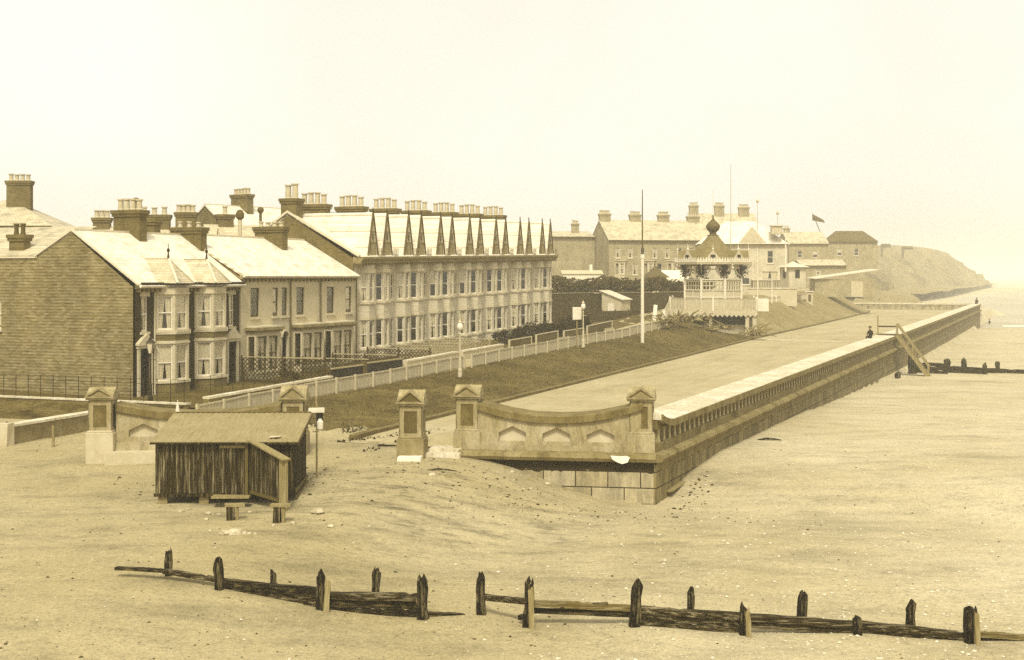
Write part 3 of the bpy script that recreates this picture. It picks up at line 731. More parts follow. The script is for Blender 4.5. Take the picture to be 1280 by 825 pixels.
# left wing wall
lw = root('wing_wall', (-14.6, 50.15, .05), math.atan2(.75, 6.2), 'long dished wing wall with pointed niches behind the hut', 'wing wall')
zt2 = lambda x: 1.12+.36*(abs((x-3.1)/3.1))**2.2
niche_wall(lw, 6.2, .0, 6.1, zt2, [(.98,1.05,.5,.76,1.0),(2.5,1.05,.5,.76,1.0),(4.0,1.05,.5,.76,1.0),(5.3,.9,.5,.76,1.0)], 'parapet', .9, -.1)
dished_coping(lw, 0, 6.1, zt2, 'coping_end', -.1, 1.0)
MB().box(.0, 6.1, -.1, .6, -.4, .32).build('base_course', 'parapet', lw)
MB().box(-.3, 6.1, -.75, .2, -.5, .02, .02).build('foot_step', 'stone', lw)

# ================================================================== HUT
HX, HY = 0, 0
h0 = hit(193, 626); h1 = hit(366, 629)
hz = bz(-8.6, 43.0)+.24
hut = root('beach_hut', (-11.15, 42.55, hz), .012, 'tarred wooden beach hut with pale sloping felt roof standing on the sand', 'hut')
HL, HD, ZF0, ZB0 = 4.30, 2.9, 1.70, 2.22
def boards(p0, p1, z0, ztop, n, mat, name, skip=()):
    p0, p1 = Vector((*p0, 0)), Vector((*p1, 0)); d = (p1-p0).normalized(); L = (p1-p0).length; nrm = Vector((d.y, -d.x, 0))
    m = MB()
    for i in range(n):
        if i in skip: continue
        s0, s1 = i*L/n+.006, (i+1)*L/n-.006; k = random.uniform(.0, .018); zz = z0+random.uniform(-.05, .04)
        a, b = p0+d*s0, p0+d*s1
        q = [a+nrm*k, b+nrm*k, b-nrm*.03, a-nrm*.03]
        m.strip([[Vector((c.x, c.y, zz)) for c in q], [Vector((c.x, c.y, ztop(s0 if j in (0,3) else s1))) for j, c in enumerate(q)]])
    return m.build(name, mat, hut)
boards((0,0), (2.05,0), .06, lambda s: ZF0, 14, 'hutwood_worn', 'front_boarding')
boards((2.05,-.01), (2.78,-.01), .06, lambda s: ZF0-.12, 6, 'hutwood_worn', 'door')
boards((2.78,0), (HL,0), .06, lambda s: ZF0, 12, 'hutwood', 'front_boarding')
boards((HL,.03), (HL,HD), .1, lambda s: ZF0+(ZB0-ZF0)*s/HD, 16, 'hutwood', 'side_boarding')
boards((0,HD), (0,.03), .06, lambda s: ZB0+(ZF0-ZB0)*s/HD, 16, 'hutwood', 'side_boarding')
boards((HL,HD), (0,HD), .06, lambda s: ZB0, 22, 'hutwood', 'rear_boarding')
MB().box(.05, HL-.05, .06, HD-.06, .0, .05).build('floor', 'hutwood', hut)
def hroof():
    secs = []; n = 110
    for i in range(n+1):
        x = -.13+(HL+.3)*i/n; w = .012*math.sin(i/n*2*PI*27)
        secs.append([(x,-.2,ZF0-.02+w),(x,HD+.12,ZB0+.04+w),(x,HD+.12,ZB0+.08+w),(x,-.2,ZF0+.025+w)])
    return MB().strip(secs)
hroof().build('roof', 'felt', hut)
MB().bar((-.13,-.21,ZF0-.03), (HL+.17,-.21,ZF0-.03), .03, .06).build('eaves_board', 'hutwood', hut)
MB().bar((HL+.18,-.2,ZF0-.03), (HL+.18,HD+.12,ZB0+.02), .03, .1).build('barge_board', 'trim_mid', hut)
MB().bar((-.1,HD+.13,ZB0+.09), (HL+.15,HD+.13,ZB0+.09), .08, .05).build('ridge_roll', 'trim_mid', hut)
MB().box(HL-.75, HL-.42, .05, .3, ZF0+.13, ZF0+.14, .012).build('roof_patch', 'white_worn', hut)
MB().bar((2.0,-.05,ZF0-.15), (2.8,-.05,ZF0-.15), .05, .09).build('door_lintel', 'greywood', hut)
MB().bar((2.85,-.05,.06), (2.85,-.05,ZF0-.02), .09, .06, Vector((0,1,0))).build('door_jamb', 'trim_mid', hut)
MB().bar((HL+.05,.25,.12), (HL+.05,HD,.2), .04, .1).build('side_rail', 'trim_mid', hut)
MB().bar((HL+.05,.2,-.08), (HL+.05,HD,.02), .04, .1).build('side_rail', 'trim_mid', hut)
MB().bar((-.05,-.02,.03), (2.1,-.02,.03), .06, .1).build('sill_beam', 'hutwood', hut)
for x, y in ((.2,.2),(1.5,.2),(.2,2.6),(HL-.2,2.6)): MB().box(x-.14, x+.14, y-.14, y+.14, -.6, .0, .02).build('foundation_block', 'stone_dark', hut)
MB().box(HL-.12, HL+.14, 2.3, 2.6, -.5, -.05, .03).build('foundation_block', 'stone', hut)
# sloping wind screen beside the door
sa, sb = Vector((2.97,-.03,0)), Vector((4.18,-1.2,0))
def screen():
    m = MB(); n = 10; d = (sb-sa).normalized(); L = (sb-sa).length; nr = Vector((d.y,-d.x,0))
    for i in range(n):
        s0, s1 = .05+i*(L-.1)/n+.004, .05+(i+1)*(L-.1)/n-.004; a, b = sa+d*s0, sa+d*s1
        top = lambda s: 1.72-.42*s/L
        q = [a+nr*.012, b+nr*.012, b-nr*.012, a-nr*.012]
        m.strip([[Vector((c.x,c.y,.1)) for c in q], [Vector((c.x,c.y,top(s0 if j in (0,3) else s1))) for j, c in enumerate(q)]])
    return m
screen().build('windscreen_boards', 'hutwood_worn', hut)
MB().bar(sa+Vector((0,0,1.76)), sb+Vector((.12,-.12,1.30)), .30, .05).build('windscreen_roof', 'greywood', hut)
MB().bar(sa+Vector((0,0,.13)), sb+Vector((0,0,.02)), .07, .1).build('windscreen_rail', 'trim_mid', hut)
MB().box(-.13,.13,-.05,.05,-.14,1.52,.01).build('windscreen_post', 'greywood', hut, (sb.x, sb.y, -.22), -.5)
# trestle stools before the hut
def stool(px, py, label, ph, rz):
    p = hit(px, py); r = root('trestle_stool', (p.x, p.y, p.z), rz, label, 'stool', 'rough trestle stools before the hut')
    MB().box(-.17,.05,-.14,.14,-.15,ph,.02).build('leg', 'hutwood_worn', r); MB().box(.08,.16,-.12,.12,-.15,ph-.02,.015).build('leg', 'greywood', r)
    MB().box(-.24,.34,-.17,.17,ph,ph+.07,.012).build('plank_top', 'greywood', r)
stool(291, 650, 'left rough trestle stool standing below the hut door', .40, .2)
stool(349, 653, 'right rough trestle stool by the foot of the wind screen post', .46, .05)
p = hit(305, 629); pl = MB().box(-.55,.6,-.2,.2,.02,.09,.012).build('plank_shelf', 'greywood', hut); pl.location = (2.4,-.35,-.02)
# rear sign bracket beside the hut
p = atD(396, 46.2); p.z = bz(p.x, p.y)
r = root('marker_post', p, 0, 'post with white cross board and hanging white can behind the hut corner', 'marker post')
MB().tube([(0,0,-.2),(0,0,2.35),(-.03,0,2.75)], .035, 7).build('pole', 'greywood', r)
MB().box(-.28,.26,-.05,.05,2.2,2.36,.01).build('cross_board', 'white', r)
MB().box(.0,.2,-.06,.06,1.7,2.18,.03).build('dark_board', 'trim_dark', r)
MB().lathe([(.07,1.62),(.1,1.66),(.11,1.9),(.06,1.95),(.05,2.0)], 10, (.13,-.12)).build('can', 'white', r)
for xx in (222,):
    p = atD(222, 47.0); p.z = zat(518, 47)
    o = MB().lathe([(.05,-.9),(.05,0),(.085,.02),(.06,.2),(.02,.4),(.008,.5)], 8).build('marker_spike', 'white', None, (p.x, p.y, p.z)); tag(o, 'small white pointed marker standing behind the hut roof', 'marker')

# ================================================================== GROYNES
def post_mesh(w, h, jag=.10, lean=0, nseg=7, d=None):
    d = d or w; secs = []
    for i in range(nseg+1):
        t = i/nseg; k = 1-.22*t+random.uniform(-.10, .10); wx, wy = random.uniform(-.06,.06)*w, random.uniform(-.06,.06)*w; z = -.7+(h+.7)*t
        pts = []
        for sx, sy in ((-1,-1),(0,-1.08),(1,-1),(1.06,0),(1,1),(0,1.08),(-1,1),(-1.06,0)):
            pts.append((wx+sx*w/2*k+lean*t+random.uniform(-.012,.012), sy*d/2*k+random.uniform(-.012,.012), z+(random.uniform(-jag, jag)*(1.3 if i == nseg else .15))))
        secs.append(pts)
    s = secs[-1]; ox, oy = random.uniform(-.3,.3)*w, random.uniform(-.3,.3)*w; top = [(p[0]*.45+ox*.6, p[1]*.45+oy*.5, p[2]+random.uniform(-.2*jag, jag*2.6)) for p in s]
    return MB().strip(secs+[top])
def plank_mesh(p, q, h, t=.09, nseg=14, jag=.03):
    p, q = Vector(p), Vector(q); d = q-p; L = d.length; n = Vector((d.y,-d.x,0)).normalized(); secs = []
    for i in range(nseg+1):
        c = p+d*i/nseg; s = random.uniform(.93, 1.03)*(.55 if random.random() < .07 else 1); u = jag*noise.noise(Vector((c.x*1.3, c.y, h*40)))+random.uniform(-.15, .15)*jag
        k = t/2*random.uniform(.92, 1.05)
        secs.append([c-n*k+Vector((0,0,-h/2+u*.4)), c-n*k*1.05+Vector((0,0,(h/2*s+u))), c+n*k+Vector((0,0,(h/2*s*.95+u))), c+n*k+Vector((0,0,-h/2+u*.4))])
    return MB().strip(secs)
# (x, y top, y base, width px, behind?, brace?)
GP = [(211,690,715,11,1,0),(274,697,737,11,0,0),(342,717,729,9,1,0),(402,714,762,10,0,1),(469,714,745,12,1,0),(529,719,774,13,0,0),(602,719,768,12,0,0),(660,722,784,13,0,1),(793,727,783,13,0,0),(864,738,764,10,1,0),(930,759,794,11,0,1),(1002,743,775,12,1,0),(1072,774,794,11,0,0),(1138,754,785,11,1,0),(1213,758,804,14,0,1)]
gro = root('groyne', hit(529, 774), 0, 'old timber groyne of rotted posts and planks across the near sand', 'groyne')
g0 = gro.location.copy()
PB = {}
for x, yt, yb, w, behind, brace in GP:
    b = hit(x, yb+(10 if behind else 0)); D = b.y+(.35 if behind else 0); X = (x-640)/F*D
    PB[x] = b; h = zat(yt, D)-bz(X, D); wm = w*D/F
    o = post_mesh(wm, h*.9, .06).build('post', 'post_wood', gro); o.location = Vector((X, D, bz(X, D)))-g0; o.rotation_euler = (random.uniform(-.07,.07), random.uniform(-.06,.06), random.uniform(-.4,.4))
    if brace:
        m = post_mesh(.13, h*.8, .05, random.uniform(-.12,.1), d=.07); o = m.build('brace', 'greywood', gro); o.location = Vector((X+.1, D-.2, bz(X+.1, D-.2)))-g0; o.rotation_euler[0] = -.12
# plank rows: (x0, y0, x1, y1) line of the upper edge, plank height px, rows, material
PR = [(145,708,211,712,4,1,'plank_dark'),(205,711,275,722,6,1,'plank_wood'),(274,722,402,735,11,3,'plank_dark'),(402,739,529,742,10,3,'plank_wood'),(525,765,606,768,5,1,'plank_dark'),(602,743,662,749,7,1,'plank_wood'),(650,769,662,770,6,1,'plank_dark'),(662,751,795,756,8,2,'plank_pale'),(700,757,760,753,4,1,'plank_dark'),(793,757,930,766,9,3,'plank_wood'),(930,767,1074,777,9,2,'plank_wood'),(1072,776,1215,791,9,2,'plank_wood'),(1213,789,1300,794,7,2,'plank_pale')]
def gl_D(px):
    ks = sorted(k for k in PB if k not in (211,342,469,864,1002,1138)); k0 = ks[0]
    if px <= ks[0]: return PB[ks[0]].y+(ks[0]-px)*.006
    for k0, k1 in zip(ks, ks[1:]):
        if px <= k1: return PB[k0].y+(PB[k1].y-PB[k0].y)*(px-k0)/(k1-k0)
    return PB[ks[-1]].y
for x0, y0, x1, y1, hp, rows, mt in PR:
    for r_ in range(rows):
        D0, D1 = gl_D(x0)+.16, gl_D(x1)+.16
        p = Vector(((x0-640)/F*D0, D0, zat(y0+hp*(r_+.5), D0))); q = Vector(((x1-640)/F*D1, D1, zat(y1+hp*(r_+.5), D1)))
        p.y += .05*(r_ % 2); q.y += .05*(r_ % 2); o = plank_mesh(p, q, hp*D0/F*.93, .15, 22, .03).build('plank', mt if r_ == 0 else random.choice(['plank_wood','plank_dark','plank_wood']), gro); o.location = -g0
g2 = root('groyne', at(1160, 466, -2.55), 0, 'far timber groyne running seaward from the foot of the wooden steps', 'groyne')
g20 = g2.location.copy()
def gz(x, y): return bz(x, y)
GP2 = [(1140,446,467,9),(1184,450,464,8),(1205,450,466,6),(1231,455,468,5),(1247,454,466,5)]
for x, yt, yb, w in GP2:
    D = 121.5; X = (x-640)/F*D; D = Lw(80, -(X-34)*1.0).y if False else D
    b = hit(x, yb); o = post_mesh(w*b.y/F, zat(yt, b.y)-b.z, .08).build('post', 'post_wood', g2); o.location = b-g20
for x0, x1, y0, y1, rows in ((1140,1186,452,455,3),(1184,1232,457,460,2),(1231,1300,460,463,2)):
    b0, b1 = hit(x0, 466), hit(x1, 468)
    for r_ in range(rows):
        hh = 4.4*b0.y/F
        p = Vector((b0.x, b0.y+.3, zat(y0+4.4*(r_+.5), b0.y))); q = Vector(((x1-640)/F*b1.y, b1.y+.3, zat(y1+4.4*(r_+.5), b1.y)))
        o = plank_mesh(p, q, hh, .15, 10, .04).build('plank', 'plank_dark', g2); o.location = -g20

# ================================================================== BEACH STEPS
stp = root('beach_steps', Lw(74, 0, 0), TH, 'steep wooden stair leading from the wall top down to the beach', 'stair')
# photo: head (1127,400), foot (1170,466): find heights in the wall frame
def L_of(v): a, d = toL(v.x, v.y); return Vector((a-74, d, v.z))
hd = L_of(atD(1128, 121.0, zat(414, 121.0))); ft = L_of(hit(1168, 466))
for s in (0, 1):
    off = Vector((1.1*s, 0, 0)); p = Vector((hd.x-.3, -.2, 1.25))+off; q = Vector((hd.x-.3+.8, ft.y, ft.z-.1))+off
    MB().bar(p, q, .1, .3).build('stringer', 'greywood', stp)
    MB().bar(p+Vector((0,0,1.0)), q+Vector((0,0,1.0)), .09, .12).build('handrail', 'greywood', stp)
    for t in (0, .5, .97):
        c = p+(q-p)*t; MB().bar(c, c+Vector((0,0,1.0)), .09, .09, Vector((0,1,0))).build('baluster_post', 'greywood', stp)
p = Vector((hd.x-.3, -.2, 1.25)); q = Vector((hd.x+.5, ft.y, ft.z-.1))
for i in range(16):
    c = p+(q-p)*(i+.5)/16; MB().box(c.x, c.x+1.1, c.y-.14, c.y+.14, c.z-.02, c.z+.04).build('tread', 'trim_mid', stp)
MB().box(hd.x-.35, hd.x+.9, -.3, 1.5, 1.24, 1.32).build('landing', 'trim_mid', stp)
MB().bar((hd.x-.3, 1.4, 1.3), (hd.x-.3, 1.4, 3.0), .1, .1, Vector((0,1,0))).build('baluster_post', 'greywood', stp)
MB().bar((hd.x-.3, 1.4, 2.0), (hd.x-.3, -.2, 2.0), .08, .12).build('handrail', 'trim_dark', stp)
# ================================================================== HOUSES ALONG THE PROMENADE
def hroot(a, d, z, label, name='terraced_house', cat='house', group=None):
    return root(name, Lw(a, d, z), TH, label, cat, group)
def arch_fill(parent, x, w, h, mat, loc_y=0):       # spandrels that round the head of a square opening
    m = MB(); r = w/2; c = x+r; z0 = h-r
    for s in (-1, 1):
        pts = [(c+s*r, z0), (c+s*r, h), (c, h)]+[(c+s*r*math.sin(t*PI/12), z0+r*math.cos(t*PI/12)) for t in range(1, 6)]
        m.prism(pts, 'y', loc_y+.004, loc_y+.12)
    return m.build('arch', mat, parent)
def canted_bay(parent, cx, fw, pr, levels, z1, mat, fmat, dress, hw=1.0, name='bay', fs=None, ch=.12, shear=0, zb=0, heads=None):
    pts = [(cx-fw/2-pr, 0), (cx-fw/2, -pr), (cx+fw/2, -pr), (cx+fw/2+pr, 0)]
    cl = pr*math.sqrt(2); m = MB(); wl = []
    for k in range(3):
        L = fw if k == 1 else cl; mg = .14 if k == 1 else ch
        m.wall(pts[k], pts[k+1], zb, z1, [(mg, L-mg, a, b) for a, b in levels], .1)
    body = m.build(name, mat, parent, shear=shear)
    for k in range(3):
        L = fw if k == 1 else cl; mg = .14 if k == 1 else ch
        d = (Vector(pts[k+1])-Vector(pts[k])).normalized(); ang = math.atan2(d.y, d.x)
        for j, (a, b) in enumerate(levels):
            p = Vector(pts[k])+d*mg
            window(parent, (p.x, p.y, a+shear*p.x), ang, L-2*mg, b-a, dress=dress[(k+j*2) % len(dress)], fm=fmat, style='sash')
    return pts
def cornice(parent, x0, x1, z, pr, mat, bmat, step=.45, shear=0, h=.16):
    m = MB().box(x0, x1, -pr, .0, z-h, z).box(x0, x1, -pr-.07, 0, z+.001, z+.06)
    n = int((x1-x0)/step)
    for i in range(n):
        x = x0+(i+.5)*(x1-x0)/n; m.box(x-.06, x+.06, -pr+.05, 0, z-h-.16, z-h+.001)
    return m.build('eaves_cornice', bmat, parent, shear=shear)

def brick_house(a, mirror, label):
    W = 4.75; r = hroot(a, 30.2, .28, label, group='pair of brick bay fronted houses')
    X = lambda x0, x1: (W-x1, W-x0) if mirror else (x0, x1)
    dx = X(.35, 1.15); ux = X(.5, 1.05); cx = W-3.0 if mirror else 3.0
    hol = [(dx[0], dx[1], .05, 2.55), (ux[0], ux[1], 3.35, 5.15), (cx-.9, cx+.9, .6, 5.3)]
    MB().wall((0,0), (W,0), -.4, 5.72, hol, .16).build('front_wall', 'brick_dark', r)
    canted_bay(r, cx, 1.25, .72, [(.75,2.62),(3.4,5.2)], 5.6, 'stone', 'white', [2,2,1,2,1,2], zb=.0)
    for z0, z1 in ((-.3,.62),(2.86,3.16)):
        m = MB(); pts = [(cx-1.37,0),(cx-.65,-.745),(cx+.65,-.745),(cx+1.37,0)]
        m.strip([[(p[0],p[1],z0) for p in pts], [(p[0],p[1],z1) for p in pts]]).build('bay_brick_band', 'brick_mid', r)
    MB().strip([[(cx-1.42,0,z),(cx-.68,-.8,z),(cx+.68,-.8,z),(cx+1.42,0,z)] for z in (3.17, 3.28)]).build('bay_string_course', 'stone', r)
    for q in (2.68, 5.26):                       # hood mouldings over the lights
        MB().strip([[(cx-1.40,0,z),(cx-.66,-.77,z),(cx+.66,-.77,z),(cx+1.40,0,z)] for z in (q, q+.1)]).build('bay_hood_course', 'stone', r)
    window(r, (ux[0], 0, 3.35), 0, .55, 1.8, dress=1)
    MB().box(ux[0]-.12, ux[1]+.12, -.05, .02, 5.16, 5.42).build('window_head', 'stone', r)
    # door with pediment
    dr = MB().box(dx[0], dx[1], .2, .25, .05, 2.05).build('door', 'door', r)
    MB().box(dx[0]+.05, dx[1]-.05, .19, .2, 2.12, 2.5).build('fanlight', 'glass', dr)
    s = MB(); s.box(dx[0]-.2, dx[0]-.02, -.1, .02, 0, 2.5); s.build('door_pilaster', 'stone', r)
    s = MB(); s.box(dx[1]+.02, dx[1]+.2, -.1, .02, 0, 2.5); s.build('door_pilaster', 'stone', r)
    mx = (dx[0]+dx[1])/2
    MB().prism([(mx-.72,2.66),(mx+.72,2.66),(mx+.72,2.76),(mx,3.26),(mx-.72,2.76)], 'y', -.22, .01).build('door_pediment', 'stone', r)
    MB().box(mx-.66, mx+.66, -.14, .015, 2.5, 2.655).build('door_entablature', 'stone', r)
    MB().box(dx[0]-.2, dx[1]+.3, -.7, -.02, -.3, .04).build('doorstep', 'coping', r)
    cornice(r, -.02 if not mirror else 0, W, 5.72, .28, 'stone', 'stone_dark', .32)
    MB().tube([(0 if mirror else 0, -.40, 5.83), (W, -.40, 5.83)], .06, 8).build('gutter', 'iron', r)
    if not mirror: MB().tube([(1.55,-.36,5.8),(1.55,-.06,5.4),(1.55,-.06,.0)], .05, 8).build('downpipe', 'stone', r)
    # roof
    x0, x1 = (-.1, W) if not mirror else (0, W+.05)
    rf = roof_slab(x0, x1, -.42, 5.60, 3.85, 8.5, .12).build('roof', 'slate', r)
    roof_slab(x0, x1, 6.25, 7.18, 3.85, 8.5, .12).build('roof', 'slate', r)
    MB().bar((x0,3.85,8.64), (x1,3.85,8.64), .2, .1).build('ridge_tiles', 'lead', r)
    e = [(cx-1.5,-.08,5.86),(cx-.76,-.98,5.84),(cx+.76,-.98,5.84),(cx+1.5,-.08,5.86)]; ap = (cx,.15,7.15); bk = (cx,1.75,7.15)
    m = MB()
    for p, q in zip(e, e[1:]): m.face((p, q, ap))
    m.face((e[0], ap, bk)); m.face((e[3], bk, ap)); m.face(e[::-1]); m.face((e[3], e[0], bk))
    br = m.build('bay_roof', 'slate2', r)
    m = MB()
    for p in e[1:3]: m.bar(Vector(p)+Vector((0,0,.03)), Vector(ap)+Vector((0,0,.03)), .13, .05)
    m.build('hip_flashing', 'lead', br)
    MB().lathe([(.09,7.1),(.05,7.3),(.03,7.45),(.08,7.55),(.08,7.62),(.02,7.72),(.015,7.95)], 8, (cx,.15)).build('finial', 'iron', br)
    MB().bar((cx,.15,7.17), (cx,1.8,7.17), .12, .05).build('ridge_tiles', 'lead', br)
    return r
H1 = brick_house(9.8, False, 'dark brick bay house at the near end of the row, beside the big blank gable')
# its great gable wall and rear wing
gb = MB().prism([(0,-.5),(0,5.66),(3.85,8.46),(6.25,7.12),(12,7.12),(12,-.5)], 'x', -.16, .14)
gab = None
m = MB(); m.wall((-.16, 14.0), (-.16, 0.0), -.6, 5.0, [(4.6, 5.5, 3.4, 5.0)], .15)
bmw = m
# upper part of the gable as a filled polygon
pts = [(0,5.0),(0,5.66),(3.85,8.46),(6.25,7.12),(14,7.12),(14,5.0)]
bmw.face([(-.16, y, z) for y, z in pts])
bmw.build('gable_wall', 'brick', H1)
window(H1, (-.16, 14.0-4.6, 3.4), -PI/2, .9, 1.6, dress=4)
MB().box(-.16, 4.6, 13.6, 14, -.5, 7.12).build('rear_wall', 'brick_mid', H1)
for y0, z0, y1, z1 in ((-.35,5.72,3.85,8.56),(3.85,8.56,6.25,7.22)):
    MB().bar((-.12,y0,z0+.04), (-.12,y1,z1+.04), .22, .07).build('verge_coping', 'lead', H1)
MB().bar((-.12,6.2,7.2), (-.12,14,7.2), .2, .08).build('verge_coping', 'lead', H1)
m = MB(); m.strip([[(-.2,6.1,7.16),(4.6,6.1,8.9),(4.6,6.1,9.0),(-.2,6.1,7.28)], [(-.2,14,7.16),(4.6,14,8.9),(4.6,14,9.0),(-.2,14,7.28)]]); m.build('roof', 'slate2', H1)
MB().box(4.3, 4.6, 6.1, 14, 5, 8.88).build('rear_wall', 'brick_mid', H1)
chimney(H1, (.9, 8.2, 7.2), .5, 1.0, 1.25, 2, 'brick_mid', 'pot_dark')
H2 = brick_house(14.55, True, 'dark brick bay house with its black doorway next to the cream houses')
MB().box(4.6, 4.74, .02, 6.2, -.4, 5.7).build('side_wall', 'brick_mid', H2)
for r in (H1, H2): MB().box(0, 4.75, 6.1, 6.24, -.4, 7.1).build('rear_wall', 'brick_mid', r)
chimney(H2, (0.0, 3.95, 7.5), .65, 1.75, 2.35, 4, 'brick_stack', 'pot', potd=.17, poth=.62)
chimney(H2, (4.75, 3.4, 7.3), .6, 2.0, 1.75, 3, 'brick_stack', 'pot', cowl=False, poth=.35)

def cream_house(a, W, label, ups, bay, doors, stack=None):
    r = hroot(a, 30.2, .38, label, group='row of cream rendered houses')
    hol = [(x, x+w, 3.72, 5.42) for x, w in ups]+[(x, x+w, .05, 2.75) for x, w in doors]+([(bay[0]+.15, bay[1]-.15, .4, 2.9)] if bay else [])
    MB().wall((0,0), (W,0), -.5, 6.1, hol, .18).build('front_wall', 'render', r)
    for i, (x, w) in enumerate(ups):
        window(r, (x, 0, 3.72), 0, w, 1.7, dress=(0,4,0,1,3)[i % 5], fm='trim_mid', style='sash')
    for x, w in doors:
        d = MB().box(x, x+w, .55, .6, .05, 2.1).build('door', 'trim_mid', r)
        MB().box(x+.04, x+w-.04, .5, .54, 2.12, 2.7).build('fanlight', 'glass', d)
        arch_fill(r, x, w, 2.75, 'render', -.002)
        rr = w/2; secs = []
        for t in range(13):
            an = PI*t/12; c, s = math.cos(an), math.sin(an)
            secs.append([(x+rr+c*k, y, 2.75-rr+s*k) for k, y in ((rr+.01,-.06),(rr+.12,-.06),(rr+.12,.01),(rr+.01,.01))])
        MB().strip(secs).build('arch_moulding', 'stone', r)
    if bay:
        x0, x1 = bay; pr = .62
        m = MB(); P = [(x0,0),(x0,-pr),(x1,-pr),(x1,0)]
        mid = (x0+x1)/2; L = x1-x0
        m.wall(P[0], P[1], -.3, 2.95, [(.1,pr-.1,.6,2.6)], .1)
        m.wall(P[1], P[2], -.3, 2.95, [(.2,L/2-.12,.6,2.6),(L/2+.12,L-.2,.6,2.6)], .1)
        m.wall(P[2], P[3], -.3, 2.95, [], .1)
        m.build('bay', 'render', r)
        ww = L/2-.32
        window(r, (x0+.2, -pr, .6), 0, ww, 2.0, dress=random.choice((1,2,3)), fm='trim_mid'); window(r, (mid+.12, -pr, .6), 0, ww, 2.0, dress=random.choice((1,2)), fm='trim_mid')
        window(r, (x0, -.1, .6), -PI/2, pr-.2, 2.0, dress=0, fm='trim_mid', sill=False)
        MB().box(x0-.22, x1+.22, -pr-.25, 0, 2.96, 3.12).box(x0-.12, x1+.12, -pr-.14, 0, 2.84, 2.955).build('bay_cornice', 'stone_dark', r)
        MB().box(x0-.08, x1+.08, -pr-.08, 0, 3.125, 3.2).build('bay_top', 'lead', r)
    cornice(r, 0, W, 6.1, .2, 'stone', 'stone_dark', .42)
    roof_slab(0, W+.02, -.32, 6.02, 4.0, 8.45, .12).build('roof', 'slate', r); roof_slab(0, W+.02, 8.4, 5.7, 4.0, 8.45, .12).build('roof', 'slate', r)
    MB().bar((0,4,8.6), (W,4,8.6), .18, .1).build('ridge_tiles', 'lead', r)
    MB().tube([(W-.02,-.1,6.0),(W-.02,-.08,-.2)], .045, 7).build('downpipe', 'trim_mid', r)
    MB().box(0, W, 8.2, 8.35, -.5, 5.8).build('rear_wall', 'brick_mid', r)
    return r
K1 = cream_house(19.35, 5.5, 'cream rendered house with twin arched doors next to the brick pair', [(1.15,.95),(3.55,.65),(4.6,.65)], (.75,3.35), [(3.72,.7),(4.66,.7)])
m = MB().prism([(0,-.4),(0,6.1),(4.0,8.4),(8.3,5.8),(8.3,-.4)], 'x', .01, .12); m.build('gable_wall', 'brick_mid', K1)
K2 = cream_house(24.87, 3.65, 'narrow cream rendered house with a wide bay in the middle of its row', [(.8,.95)], (.4,3.1), [])
K3 = cream_house(28.54, 4.75, 'cream rendered house abutting the tall pale brick terrace', [(.9,.95),(3.4,.8)], (.5,3.3), [(3.75,.7)])
chimney(K3, (0, 3.6, 7.3), .6, 2.1, 2.0, 4, 'brick_stack', 'pot', cowl=True, potd=.15, poth=.34)
chimney(K1, (0.3, 6.8, 6.6), .6, 1.8, 2.9, 1, 'brick_mid', 'pot', cowl=True, poth=.7)

